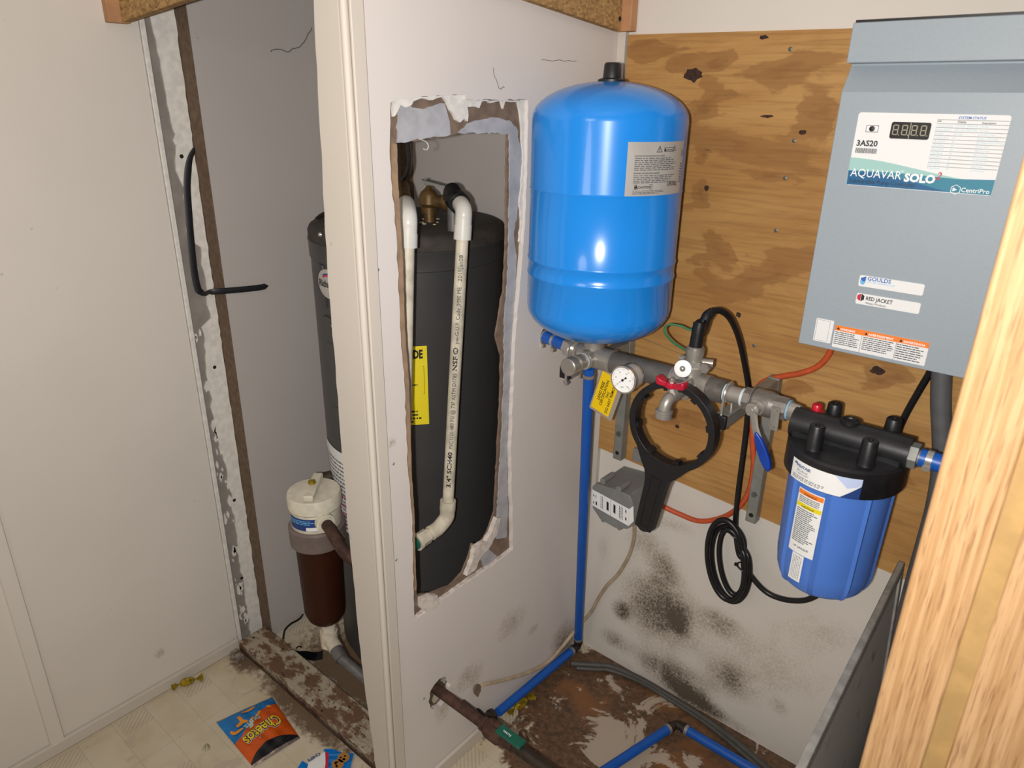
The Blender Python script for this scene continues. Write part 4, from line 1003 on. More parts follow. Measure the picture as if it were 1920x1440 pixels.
part(q, 'lock_plate', MB().obox(lk + V((0, -.002, -.014)), (.0075, 0, 0), (0, .0015, 0), (-.001, 0, .022)).lathe(lk + V((0, -.003, .004)), -Yv, [(.0042, 0), (.003, .003)], 12).lathe(lk + V((-.001, -.003, -.028)), -Yv, [(.0042, 0), (.003, .003)], 12), M['steel'], 'steel lock plate')
part(t, 'sealant_ring', MB().tube([at(-.3725), at(-.3690)], .0185, 24), M['tapeblue'], 'pale blue thread sealant')
part(t, 'outlet_nipple', MB().tube([at(-.372), at(-.352, -.002, -.002)], .0165, 24), M['chrome'])

# certification tag hanging from the manifold
p0 = PX(1138, 655, y=1.225)
tgp = [PX(1132, 690, y=1.222), PX(1165, 690, y=1.222), PX(1158, 776, y=1.222), PX(1104, 762, y=1.222)]
tl = PX(1122, 660, y=1.222); rr = V((.80, 0, -.10)).normalized()
tf = Flat(PX(1104, 764, y=1.222), (.965, .0, -.262), (.262, 0, .965))
t = thing('certification_tag', 'laminated yellow certification tag hanging under the left manifold tee', 'tag', tf(.03, .0, 0))
part(t, 'laminate', rect_mb(tf, 0, 0, .062, .108, -.0005, .0012, rad=.004), M['clear_tag'], 'clear laminate')
part(t, 'yellow_card', rect_mb(tf, .004, .006, .052, .100, .0003, .0003), M['tag_yellow'], 'yellow card')
tw = Flat(tf(0, 0), tf.u, -tf.r)
for s, x, a, b in (('LEAD FREE', .0185, .032, .078), ('CERTIFICATION', .0275, .022, .086), ('TAG', .0365, .046, .062), ('DO NOT REMOVE', .0460, .012, .088)):
    part(t, 'lettering', text_mb(tw, s, a, -x, b, h=.0008, bold=.02), M['ink'], smooth=0)
part(t, 'string', MB().tube([tf(.03, .104, 0), at(-.755, -.0, -.026) if False else V((-.770, 1.216, 1.020))], .001, 6), M['ink_white'])

# ================================================================== FILTER HOUSING
FX, FY = -0.262, 1.20; FR = 0.0955
t = thing('filter_housing', 'big blue water filter housing with black cap beside the ball valve', 'filter', (FX, FY, .70))
zc = 0.985
part(t, 'cap', MB().lathe((FX, FY, 0), Z, [(FR - .002, .963), (FR, .966), (FR, 1.010), (FR - .004, 1.014), (.03, 1.018), (.001, 1.018)], 48), M['cap_black'], 'black cap')
HZ = 1.033
q = part(t, 'cap_bridge', MB().tube([V((FX - .094, FY, HZ - .002)), V((FX + .094, FY, HZ - .002))], .0275, 28).box((FX - .086, FY - .0265, 1.0), (FX + .086, FY + .0265, HZ - .004)), M['cap_black'], 'black through pipe of the cap')
part(q, 'plug', MB().lathe((FX - .004, FY, HZ + .022), Z, [(.016, 0), (.016, .006), (.011, .0062), (.010, .004), (.001, .004)], 24), M['black_plastic'])
for px, py in ((1533, 800), (1630, 838)):
    p = PX(px, py, y=FY - .052); z0 = 1.014
    part(t, 'mounting_boss', MB().lathe((p.x, FY - .052, z0), Z, [(.0150, 0), (.0132, .008), (.0122, .042), (.0110, .044), (.0045, .0442), (.004, .036), (.001, .036)], 24), M['cap_black'])
for dx in (-.044, .052):
    part(t, 'mounting_boss', MB().lathe((FX + dx, FY + .050, 1.014), Z, [(.0150, 0), (.0132, .030), (.0122, .048), (.0110, .050), (.0045, .0502), (.004, .042), (.001, .042)], 24), M['cap_black'])
part(t, 'relief_button', MB().lathe((FX - .063, FY + .012, HZ + .018), Z, [(.0115, 0), (.0115, .005), (.0085, .006), (.0085, .016), (.007, .018)], 20), M['redbtn'], 'red pressure relief button')
# sump with moulded ribs
n = 96; prof = [(.0835, .972), (.083, .94), (.0795, .785), (.0775, .768), (.072, .752), (.065, .745), (.058, .743), (.045, .738), (.001, .738)]
mb = MB(); vs = []; fs = []
ribs = [math.radians(k * 45 + 250 - 22) for k in range(8)]
for r, z in prof:
    for k in range(n):
        a = 2 * PI * k / n; dlt = min(abs((a - b + PI) % (2 * PI) - PI) for b in ribs)
        rr = r + (.0035 if dlt < .035 else 0) * (1 if r > .05 else 0); vs.append((FX + rr * math.cos(a), FY + rr * math.sin(a), z))
for i in range(len(prof) - 1):
    for k in range(n): fs.append((i * n + k, i * n + (k + 1) % n, (i + 1) * n + (k + 1) % n, (i + 1) * n + k))
mb.add(vs, fs); part(t, 'sump', mb, M['sump'], 'blue plastic sump', smooth=25)
fc = Cyl(FX, FY, FR, math.atan2(-FY, -FX))
a = fc.px(1489, 858); b = fc.px(1618, 898); c = fc.px(1611, 936); d = fc.px(1483, 892)
def bil(mp, A, B, C_, D, h, nu=16):
    return MB().grid(lambda s, tt: mp((D[0] + (C_[0] - D[0]) * s) * (1 - tt) + (A[0] + (B[0] - A[0]) * s) * tt, (D[1] + (C_[1] - D[1]) * s) * (1 - tt) + (A[1] + (B[1] - A[1]) * s) * tt, h), nu, 1)
LU0 = (a[0] + d[0]) / 2; LU1 = (b[0] + c[0]) / 2; LV1 = 1.001; LV0 = .965
lab = part(t, 'cap_label', rect_mb(fc, LU0, LV0, LU1, LV1, .0006, nu=20), M['white'], 'white and blue cap label')
lw = LU1 - LU0
mb = text_mb(fc, 'PENTAIR', LU0 + lw * .10, LV0 + .0250, LU0 + lw * .34, h=.0012, bold=.03); part(lab, 'lettering', mb, M['navy'], smooth=0)
mb = text_mb(fc, 'BIG BLUE', LU0 + lw * .12, LV0 + .0180, LU0 + lw * .30, h=.0012); text_mb(fc, '1 INCH NPT', LU0 + lw * .12, LV0 + .0130, LU0 + lw * .32, h=.0012, mb=mb); part(lab, 'lettering', mb, M['ink_gray'], smooth=0)
part(lab, 'fine_print', lines_mb(fc, LU0 + lw * .05, LV0 + .003, LU0 + lw * .78, LV0 + .0105, 3, h=.0012, seed=5, word=.06, ragged=.5), M['ink_gray'], smooth=0)
part(lab, 'pale_corner', colpoly(fc, [(LU0 + lw * .66, LV1), (LU0 + lw * .83, LV0 + .017), (LU1, LV0 + .024), (LU1, LV1)], .0010), M['lilac'], smooth=0)
part(lab, 'blue_corner', colpoly(fc, [(LU0 + lw * .76, LV0), (LU1, LV0 + .024), (LU1, LV0)], .0013), M['navy'], smooth=0)
uu = LU0 + lw * .065; mb = MB()
for sx in (0, .003): mb.add([fc(uu + sx, LV0 + .0275, .0012), fc(uu + sx + .0022, LV0 + .0302, .0012), fc(uu + sx, LV0 + .0329, .0012), fc(uu + sx - .0016, LV0 + .0302, .0012)], [(0, 1, 2, 3)])
part(lab, 'diamond_logo', mb, M['navy'], smooth=0)
sc_ = Cyl(FX, FY, .0822, math.atan2(-FY, -FX))
A = sc_.px(1500, 910); B = sc_.px(1545, 932); C_ = sc_.px(1527, 1049); D = sc_.px(1482, 1028)
SU0 = (A[0] + D[0]) / 2; SU1 = (B[0] + C_[0]) / 2; SV1 = (A[1] + B[1]) / 2; SV0 = (C_[1] + D[1]) / 2; sw = SU1 - SU0; sh = SV1 - SV0
lab = part(t, 'warning_label', rect_mb(sc_, SU0, SV0, SU1, SV1, .0022, nu=10), M['white'], 'tall white warning label')
part(lab, 'orange_band', rect_mb(sc_, SU0 + .001, SV1 - sh * .085, SU1 - .001, SV1 - sh * .015, .0026, nu=8), M['warn_orange']); part(lab, 'yellow_band', rect_mb(sc_, SU0 + .001, SV1 - sh * .275, SU1 - .001, SV1 - sh * .21, .0026, nu=8), M['yellow'])
mb = text_mb(sc_, 'WARNING', SU0 + sw * .25, SV1 - sh * .075, SU0 + sw * .75, h=.0031, bold=.02); text_mb(sc_, 'CAUTION', SU0 + sw * .25, SV1 - sh * .265, SU0 + sw * .72, h=.0031, bold=.02, mb=mb)
text_mb(sc_, '10" OPAQUE', SU0 + sw * .22, SV0 + sh * .09, SU0 + sw * .80, h=.0031, bold=.02, mb=mb); part(lab, 'lettering', mb, M['ink'], smooth=0)
mb = lines_mb(sc_, SU0 + sw * .08, SV1 - sh * .20, SU1 - sw * .08, SV1 - sh * .10, 4, h=.0028, seed=8, word=.15); lines_mb(sc_, SU0 + sw * .08, SV0 + sh * .17, SU1 - sw * .08, SV1 - sh * .29, 18, h=.0028, seed=9, word=.15, ragged=.4, mb=mb)
part(lab, 'fine_print', mb, M['ink_gray'], smooth=0)
A = sc_.px(1488, 1032); B = sc_.px(1509, 1044); C_ = sc_.px(1499, 1091); D = sc_.px(1479, 1080)
SU0 = (A[0] + D[0]) / 2; SU1 = (B[0] + C_[0]) / 2; SV1 = (A[1] + B[1]) / 2; SV0 = (C_[1] + D[1]) / 2
lab = part(t, 'small_label', rect_mb(sc_, SU0, SV0, SU1, SV1, .0020, nu=6), M['white'], 'small white label low on the sump')
mb = MB(); rnd = random.Random(31)
for k in range(6):
    x = SU0 + (SU1 - SU0) * (.15 + .13 * k); y = SV0 + .004
    while y < SV1 - .004:
        e = min(y + rnd.uniform(.002, .006), SV1 - .003); mb.add([sc_(x, y, .0026), sc_(x + .0007, y, .0026), sc_(x + .0007, e, .0026), sc_(x, e, .0026)], [(0, 1, 2, 3)]); y = e + .001
part(lab, 'fine_print', mb, M['ink_gray'], smooth=0)
# outlet
OX = FX + .094
part(t, 'outlet_fitting', MB().tube([V((OX, FY, HZ - .003)), V((OX + .012, FY, HZ - .003))], .0215, 6).tube([V((OX + .012, FY, HZ - .003)), V((OX + .03, FY, HZ - .003))], .012, 16), M['galv'], 'grey outlet fitting')
q = part(t, 'outlet_hose', MB().tube([V((OX + .014, FY, HZ - .003)), V((OX + .09, FY + .004, HZ - .006)), V((OX + .30, FY + .01, HZ - .015))], .0150, 20), M['pex'], 'blue outlet hose')
for dx in (.024, .066):
    mb = MB().tube([V((OX + dx, FY, HZ - .003)), V((OX + dx + .009, FY, HZ - .003))], .0163, 20); mb.obox(V((OX + dx + .004, FY - .014, HZ - .012)), (.006, 0, 0), (0, .004, 0), (0, 0, .004))
    part(q, 'hose_clamp', mb, M['chrome'], 'steel worm clamp')

# ================================================================== FILTER WRENCH
WY = 1.145
wf = Flat((0, WY, 0), (1, 0, 0), (0, 0, 1))
c = PX(1262, 798, y=WY); e = PX(1210, 985, y=WY); ang = (V((e.x - c.x, e.z - c.z))).normalized(); per = V((-ang.y, ang.x))
RO, RI = .0905, .0775
outl = []; LEN = (V((e.x - c.x, e.z - c.z))).length
for k in range(41):
    a = math.radians(40 + 280 * k / 40); dd = ang * math.cos(a) + per * math.sin(a); outl.append((c.x + dd.x * RO, c.z + dd.y * RO))
def wp_(l, s): return (c.x + ang.x * l + per.x * s, c.z + ang.y * l + per.y * s)
sidea = [(.098, -.040), (.112, -.029), (.128, -.0235), (.145, -.0215), (.215, -.0195), (.245, -.0185), (LEN + .003, -.014), (LEN + .008, -.004)]
outl += [wp_(l, s) for l, s in sidea] + [wp_(l, -s) for l, s in reversed(sidea)]
inn = [(c.x + RI * math.cos(a), c.z + RI * math.sin(a)) for a in [2 * PI * k / 48 for k in range(48)]]
mb = MB().slab([wf(x, z, .012) for x, z in outl], [[wf(x, z, .012) for x, z in inn]], (0, .024, 0))
t = thing('filter_wrench', 'black plastic filter wrench ring hanging below the red handled spigot', 'wrench', V((e.x, WY, e.z)))
part(t, 'ring_and_handle', mb, M['black_plastic'], smooth=25, bevel=.0012)
for k in range(8):
    a = 2 * PI * (k + .3) / 8; p = V((c.x + (RI - .002) * math.cos(a), WY, c.z + (RI - .002) * math.sin(a))); r_ = V((math.cos(a), 0, math.sin(a))); tt = V((-math.sin(a), 0, math.cos(a)))
    part(t, 'grip_lug', MB().obox(p, r_ * .0035, tt * .006, V((0, .009, 0))), M['black_plastic'])
part(t, 'handle_ridge', MB().slab([wf(*wp_(l, s), .0132) for l, s in ((.118, -.012), (.118, .012), (.240, .010), (.240, -.010))], [[wf(*wp_(l, s), .0132) for l, s in ((.122, -.0095), (.122, .0095), (.236, .008), (.236, -.008))]], (0, .002, 0)), M['black_plastic'])

# ================================================================== GREY JUNCTION BOX
bf = Flat((0, 1.345, 0), (1, 0, 0), (0, 0, 1))
def b2(zx, zy): return bf.inv(PX(1070 + zx / 7.2, 820 + zy / 7.2, y=1.345))
oct_ = [b2(330, 625), b2(640, 720), b2(790, 790), b2(830, 870), b2(845, 1190), b2(760, 1240), b2(600, 1225), b2(400, 1110), b2(295, 950), b2(292, 665)]
t = thing('junction_box', 'grey plastic weatherproof box below the left strut bracket', 'box', V((-.79, 1.40, .57)))
part(t, 'cover', MB().prism([bf(u, v, 0) for u, v in oct_], (0, .012, 0)), M['grey_box'], bevel=.002)
cx = sum(u for u, v in oct_) / len(oct_); cz = sum(v for u, v in oct_) / len(oct_)
part(t, 'body', MB().prism([V((cx + (u - cx) * .96, 1.357, cz + (v - cz) * .96)) for u, v in oct_], (0, BWY - 1.3575, 0)), M['grey_box'], bevel=.002)
part(t, 'mounting_ear', MB().box((-.815, 1.456, .690), (-.785, 1.4675, .725)).lathe((-.800, 1.456, .716), (0, -1, 0), [(.004, 0), (.003, .003)], 10), M['grey_box'], bevel=.001)
for zx, zy in ((440, 605), (655, 715)):
    p = bf(*b2(zx, zy)); part(t, 'corner_screw_post', MB().tube([p + V((0, -.003, .004)), p + V((0, .04, .004))], .008, 14).lathe(p + V((0, -.003, .004)), (0, -1, 0), [(.004, 0), (.003, .001)], 10), M['grey_box'])
for zx, zy in ((435, 1135), (650, 1245)):
    p = bf(*b2(zx, zy)); part(t, 'corner_screw_post', MB().tube([p + V((0, -.001, .004)), p + V((0, .02, .004))], .006, 12), M['grey_box'])
A, B, C_, D = b2(296, 698), b2(795, 965), b2(785, 1195), b2(296, 915)
mb = MB().add([bf(*A, .0015), bf(*B, .0015), bf(*C_, .0015), bf(*D, .0015)], [(0, 1, 2, 3)])
lab = part(t, 'label', mb, M['white'], 'white instruction label')
part(t, 'torn_label_edge', MB().add([bf(*b2(795, 965), .0012), bf(*b2(850, 925), .0012), bf(*b2(855, 1130), .0012), bf(*b2(785, 1195), .0012)], [(0, 1, 2, 3)]), M['white'])
def lbl(s, tt): return (A[0] + (B[0] - A[0]) * s + (D[0] - A[0]) * tt, A[1] + (B[1] - A[1]) * s + (D[1] - A[1]) * tt)
mb = MB(); rnd = random.Random(4)
for s0 in (.24, .28, .74, .78, .82):
    tt = .12
    while tt < .85:
        e = min(tt + rnd.uniform(.05, .14), .88); mb.add([bf(*lbl(s0, tt), .002), bf(*lbl(s0 + .015, tt), .002), bf(*lbl(s0 + .015, e), .002), bf(*lbl(s0, e), .002)], [(0, 1, 2, 3)]); tt = e + .03
for s0, s1, t0, t1 in ((.51, .516, 0, 1), (.40, .455, .25, .8), (.585, .64, .2, .75), (.03, .055, .25, .4), (.03, .055, .68, .84), (.10, .115, .2, .42), (.10, .135, .60, .85), (.90, .93, .15, .35), (.90, .935, .6, .8)):
    mb.add([bf(*lbl(s0, t0), .002), bf(*lbl(s1, t0 + .03), .002), bf(*lbl(s1, t1), .002), bf(*lbl(s0, t1 - .03), .002)], [(0, 1, 2, 3)])
part(lab, 'fine_print', mb, M['ink'], smooth=0)

# ================================================================== CABLES AND PIPES IN THE PUMP CORNER
def path(l, k=8): return spline([PX(a, b, y=c) for a, b, c in l], k)
t = thing('sensor_cable', 'black sensor cable looping from the manifold sensor to a tied coil on the wall', 'cable', PX(1365, 1135, y=1.455))
top = V((TX2, MY, MZ + .074))
plug = spline([top, V((TX2 + .001, MY + .004, MZ + .120)), PX(1314, 622, y=1.222), PX(1324, 596, y=1.235), PX(1336, 583, y=1.25)], 6)
part(t, 'plug', MB().tube(plug, [.0125, .0125, .0125, .012, .0125, .0118, .0125, .012, .012, .0115, .0115, .011, .011, .0105, .0105, .0105, .0105, .010, .010, .0105, .010, .0095, .009, .0085, .008][:len(plug)], 16), M['black_rubber'], 'ribbed black plug')
CR = .0066
run = [PX(1336, 583, y=1.25), PX(1352, 583, y=1.27), PX(1370, 598, y=1.30), PX(1386, 635, y=1.35), PX(1397, 685, y=1.40), PX(1404, 735, y=1.44), PX(1401, 790, y=1.447), PX(1394, 850, y=1.447), PX(1386, 910, y=1.450), PX(1380, 965, y=1.452), PX(1380, 1000, y=1.452)]
def loop(cx, cy, ax, ay, tilt, dy, a0=-.2, turns=1.0, n=14):
    out = []
    for k in range(n):
        a = a0 + 2 * PI * turns * k / n; x = ax * math.cos(a); y = ay * math.sin(a); c_ = math.cos(tilt); s_ = math.sin(tilt)
        out.append(PX(cx + x * c_ - y * s_, cy + x * s_ + y * c_, y=1.452 - dy))
    return out
run += [PX(1386, 1040, y=1.452)]
run += loop(1367, 1056, 31, 70, -.16, .006, .0) + loop(1366, 1052, 38, 77, -.17, .014, .0) + loop(1372, 1054, 22, 62, -.14, .020, .0) + loop(1362, 1050, 35, 76, -.12, .026, .0)
run += [PX(1398, 1060, y=1.440), PX(1418, 1092, y=1.445), PX(1445, 1115, y=1.45), PX(1485, 1126, y=1.45), PX(1525, 1120, y=1.45), PX(1575, 1080, y=1.45), PX(1620, 1000, y=1.45), PX(1655, 890, y=1.45), PX(1690, 795, y=1.45), PX(1722, 735, y=1.448), PX(1745, 695, y=1.445), PX(1750, 670, y=1.44)]
part(t, 'cable', MB().tube(spline(run, 5), CR, 10), M['black_rubber'])
for a, b in ((1381, 1002), (1395, 1064)):
    c = PX(a, b, y=1.437); part(t, 'cable_tie', MB().torus(c, V((.25, .1, .9)), .017, .0018, 20, 6).obox(c + V((-.018, -.004, .002)), (.004, 0, 0), (0, .003, 0), (0, 0, .003)), M['black_plastic'])
gw = [at(TX2 - .002, -.012, .056), PX(1290, 660, y=1.20), PX(1262, 642, y=1.205), PX(1246, 622, y=1.21), PX(1253, 609, y=1.215), PX(1275, 611, y=1.222), PX(1292, 618, y=1.225), PX(1308, 617, y=1.228)]
part(t, 'ground_wire', MB().tube(spline(gw, 6), .0021, 8), M['green'], 'thin green ground wire')

o = [(1560, 650, 1.445), (1552, 668, 1.450), (1532, 688, 1.452), (1500, 700, 1.452), (1465, 706, 1.452), (1438, 713, 1.452), (1420, 728, 1.452), (1412, 760, 1.452), (1411, 820, 1.450), (1413, 870, 1.452), (1406, 915, 1.454), (1388, 948, 1.458), (1355, 970, 1.464), (1312, 977, 1.466), (1272, 963, 1.46), (1238, 947, 1.45), (1205, 930, 1.43)]
mono('power_cable', 'orange power cable drooping from the grey cabinet to the junction box', 'cable', MB().tube(path(o), .0064, 10), M['orange'])
b = [(1188, 975, 1.43), (1189, 1005, 1.44), (1180, 1040, 1.455), (1160, 1075, 1.468), (1138, 1098, 1.470), (1122, 1122, 1.470), (1108, 1148, 1.466), (1090, 1168, 1.452)]
bp = [PX(x, y, y=c) for x, y, c in b] + [PX(1072, 1190, x=-.936), PX(1052, 1215, x=-.940), PX(1025, 1243, x=-.941), PX(985, 1263, x=-.941), PX(945, 1275, x=-.941), PX(910, 1283, x=-.942), PX(896, 1288, x=-.950)]
t = thing('beige_cable', 'flat beige cable running from the junction box down the corner into the partition', 'cable', bp[8])
part(t, 'cable', MB().tube(spline(bp, 6), .0052, 8, flat=.8), M['beige'])
c = PX(893, 1292, x=-.944)
mb = MB(); rnd = random.Random(8)
pl = [c + V((0, (.014 + rnd.uniform(-.005, .004)) * math.cos(k * PI / 6), (.020 + rnd.uniform(-.006, .004)) * math.sin(k * PI / 6))) for k in range(12)]
part(t, 'wall_plug', MB().slab(pl, [], (.006, 0, 0)), M['paper_brown'], 'crumpled brown filler round the cable', smooth=0)
g = [(-.915, 1.375, .012), (-.896, 1.391, .010), (-.85, 1.425, .010), (-.817, 1.446, .010), (-.738, 1.460, .010), (-.649, 1.460, .010), (-.516, 1.452, .010), (-.40, 1.430, .010), (-.30, 1.40, .010), (-.15, 1.34, .010)]
g2 = [(x + .004, y - .013 - .004 * math.sin(i), .009) for i, (x, y, z) in enumerate(g)][1:]
t = thing('floor_cable', 'twin grey cable lying along the foot of the mouldy back wall', 'cable', V(g[3]))
part(t, 'cable', MB().tube(spline(g, 6), .0085, 10), M['grey_cable']); part(t, 'cable', MB().tube(spline(g2, 6), .0060, 10), M['grey_cable'])
cd = [(1766, 690, 1.446), (1764, 760, 1.446), (1767, 830, 1.446), (1764, 890, 1.446), (1754, 950, 1.446), (1738, 1010, 1.446), (1718, 1080, 1.446), (1700, 1150, 1.446), (1690, 1200, 1.446), (1682, 1260, 1.446), (1670, 1330, 1.446)]
mono('conduit', 'thick dark grey conduit hanging below the grey cabinet beside the oak jamb', 'conduit', MB().tube(path(cd, 6), .0175, 14), M['conduit'])

def elbow(mb, p, d1, d2, r, l):
    d1 = V(d1).normalized(); d2 = V(d2).normalized(); p = V(p)
    mb.tube(spline([p + d1 * l, p + d1 * l * .45, p + (d1 + d2) * l * .12, p + d2 * l * .45, p + d2 * l], 5), r, 14)
    for d in (d1, d2): mb.tube([p + d * (l * .72), p + d * (l * 1.0)], r * 1.18, 16)
    return mb
PR = .0122
A = at(TX - .012, .004, -.030); C0 = V((-.928, 1.430, .034)); N1 = V((-.926, 1.065, .060))
t = thing('water_pipe', 'blue water pipe dropping from the left manifold tee into the floor corner', 'pipe', V((-.93, 1.25, 0.02)))
part(t, 'riser', MB().tube([A, C0 + (A - C0).normalized() * .02], PR, 18), M['pex'], 'upright blue pipe')
part(t, 'floor_run', MB().tube([C0 + (N1 - C0).normalized() * .02, N1], PR, 18), M['pex'], 'blue pipe along the partition foot')
part(t, 'corner_elbow', elbow(MB(), C0, A - C0, N1 - C0, .0115, .030), M['rust_dark'], 'dark brass elbow')
for p, d in ((C0 + (A - C0).normalized() * .036, (A - C0).normalized()), (C0 + (N1 - C0).normalized() * .036, (N1 - C0).normalized()), (A - (A - C0).normalized() * .02, (A - C0).normalized())):
    part(t, 'crimp_ring', MB().tube([p - d * .004, p + d * .004], PR + .0012, 18), M['steel'])
WS = PX(862, 1314, x=-.955); EL = PX(905, 1352, z=.068)
EL = V((EL.x, WS.y + (.01), .075)) if False else EL
part(t, 'end_elbow', elbow(MB(), EL, N1 - EL, WS - EL, .0150, .036), M['rust_dark'], 'black iron elbow')
part(t, 'wall_stub', MB().tube([EL + (WS - EL) * .3, WS], .0115, 14), M['galv_pipe'])

OPY, OPZ = 0.876, 0.262
def ox(px, py): return PX(px, py, y=OPY).x
t = thing('old_valve_pipe', 'rusty old iron pipe with green handled valve coming through the partition', 'pipe', V((-.8, OPY, .24)))
def op(x): return V((x, OPY, OPZ))
x1 = -.800
part(t, 'iron_pipe', MB().tube([op(-1.0), op(x1)], .0128, 16), M['rust'])
part(t, 'valve_body', MB().tube([op(x1 - .006), op(x1 + .004)], .0165, 16).tube([op(x1 + .004), op(x1 + .012), op(x1 + .045), op(x1 + .055)], [.0165, .0225, .0225, .0175], 8).tube([op(x1 + .055), op(x1 + .085)], .0165, 8), M['rust'], 'corroded valve body')
hd = MB(); pts = []
for k in range(24):
    a = 2 * PI * k / 24; pts.append(V((x1 + .078 + (.034 * max(-1, min(1, 1.5 * math.cos(a)))), OPY - .004 + .0125 * max(-1, min(1, 1.5 * math.sin(a))), OPZ + .020)))
part(t, 'handle', MB().prism(pts, (0, 0, .008)), M['dk_green'], 'green handle grip', bevel=.002)
hf = Flat((x1 + .062, OPY - .004, OPZ + .0282), (1, -.05, 0), (.05, 1, 0))
part(t, 'handle_lettering', text_mb(hf, 'WATTS', -.004, -.003, .018, h=.0005, bold=.02), M['ink_white'], smooth=0)
part(t, 'far_pipe', MB().tube([op(x1 + .085), op(x1 + .26)], .0128, 16), M['rust_dark'])
part(t, 'valve_stem', MB().lathe(op(x1 + .036) + V((0, 0, .016)), Z, [(.008, 0), (.008, .010), (.005, .012)], 12), M['rust'])

t = thing('floor_pipe', 'bent blue pipe lying on the rotten floor at the right', 'pipe', V((-.55, 1.3, .015)))
E0 = V((-.568, 1.372, .026)); E1 = V((-.66, 1.02, .026)); E2 = V((-.20, 1.372, .026))
part(t, 'pipe', MB().tube([E0 + (E1 - E0).normalized() * .02, E1], PR, 18), M['pex']); part(t, 'pipe', MB().tube([E0 + (E2 - E0).normalized() * .02, E2], PR, 18), M['pex'])
part(t, 'elbow', elbow(MB(), E0, E1 - E0, E2 - E0, .0112, .026), M['rust_dark'], 'dark metal elbow')
for d in ((E1 - E0).normalized(), (E2 - E0).normalized()): part(t, 'crimp_ring', MB().tube([E0 + d * .027, E0 + d * .035], PR + .0012, 18), M['steel'])

# leaning screen frame at the right
sx = -0.168; sy0, sy1, sz = 0.70, 1.425, 0.703
def lean(mb):
    for v in mb.v: v.x += .05 * (sz - v.z) / sz + .029 * (sy1 - v.y)
    return mb
t = thing('window_screen', 'dirty grey insect screen in a metal frame standing against the back wall', 'screen', V((sx, 1.2, 0)))
part(t, 'screen_mesh', lean(MB().box((sx - .002, sy0 + .02, .02), (sx + .002, sy1 - .02, sz - .02)) ), M['mesh_gray'], 'grey mesh')
part(t, 'frame_bar', lean(MB().box((sx - .006, sy0, sz - .022), (sx + .006, sy1, sz)) ), M['frame_gray'], bevel=.002)
part(t, 'frame_bar', lean(MB().box((sx - .006, sy1 - .024, 0), (sx + .006, sy1, sz - .0225)) ), M['frame_gray'], bevel=.002)
part(t, 'frame_bar', lean(MB().box((sx - .006, sy0, 0), (sx + .006, sy0 + .022, sz - .0225)) ), M['frame_gray'], bevel=.002)
part(t, 'frame_bar', lean(MB().box((sx - .006, sy0 + .0225, 0), (sx + .006, sy1 - .0245, .022)) ), M['frame_gray'], bevel=.002)
for k in range(11): part(t, 'rivet', MB().lathe((sx + .006 + .029 * (.0235 + .06 * k), 1.40 - .06 * k, sz - .011), (1, 0, 0), [(.003, 0), (.002, .0015)], 8), M['screw'])
p = PX(1668, 1262, y=1.455)
mono('dark_panel', 'dark grey panel standing behind the insect screen by the oak jamb', 'panel', lean(MB().box((p.x + .036, 1.0, 0), (p.x + .044, 1.462, p.z))), M['dark_panel'], bevel=.002)

# ================================================================== WATER HEATER CLOSET
HX, HY, HR = -1.36, 1.20, .24
t = thing('water_heater', 'dark grey water heater with dusty top standing in the closet', 'water heater', (HX, HY, 0))
part(t, 'jacket', MB().lathe((HX, HY, 0), Z, [(HR - .02, .0), (HR - .02, .04), (HR, .05), (HR, 1.19), (HR + .002, 1.192), (HR + .002, 1.2)], 72), M['heater'], 'grey enamel jacket')
part(t, 'top_pan', MB().lathe((HX, HY, 0), Z, [(HR + .003, 1.195), (HR + .003, 1.231), (HR + .0045, 1.233), (HR + .0045, 1.236), (HR + .002, 1.237)], 72), M['heater'])
part(t, 'top', MB().lathe((HX, HY, 0), Z, [(HR + .0025, 1.2365), (HR + .0025, 1.256), (HR - .003, 1.266), (HR - .013, 1.2715), (HR - .05, 1.276), (.001, 1.280)], 72), M['heater_top'], 'dusty dark top')
p = PCYL(600, 440, HX, HY, HR + .003); n_ = V((p.x - HX, p.y - HY, 0)).normalized()
part(t, 'screw', MB().lathe(V((HX, HY, p.z)) + n_ * (HR + .002), n_, [(.006, 0), (.004, .004)], 10), M['chrome'])
hc = Cyl(HX, HY, HR, math.atan2(-HY, -HX))
def hp_(x, y): return hc.inv(PCYL(x, y, HX, HY, HR))
# access panel with rounded boss
ua, va = hp_(608, 590); ub, vb = hp_(640, 785)
def cylpanel(u0, u1, v0, v1, h):
    mb = MB(); n = 14; a = [hc(u0 + (u1 - u0) * k / n, v0, h) for k in range(n + 1)] + [hc(u0 + (u1 - u0) * k / n, v1, h) for k in range(n, -1, -1)]
    b_ = [hc(u0 + (u1 - u0) * k / n, v0, -.001) for k in range(n + 1)] + [hc(u0 + (u1 - u0) * k / n, v1, -.001) for k in range(n, -1, -1)]
    m = len(a); fs = [(i, i + 1, 2 * n - i, 2 * n + 1 - i) for i in range(n)] + [(i, i + m, (i + 1) % m + m, (i + 1) % m) for i in range(m)]
    return mb.add(a + b_, fs)
q = part(t, 'access_panel', cylpanel(ua, ua + .17, vb - .01, va, .006), M['heater'], 'raised access panel', bevel=.002)
part(q, 'panel_boss', cylpanel(ua + .014, ua + .15, vb + .03, va - .06, .010), M['heater'], bevel=.006)
p = hp_(627, 610); part(q, 'screw', MB().lathe(hc(p[0], p[1], .005), hc(p[0], p[1], 1) - hc(p[0], p[1], 0), [(.005, 0), (.003, .003)], 10), M['chrome'])
part(t, 'raised_seam', cylpanel(ua - .004, ua + .02, va + .02, 1.19, .004), M['heater'], bevel=.002); 
u_, v_ = hp_(602, 526); u_ += .046
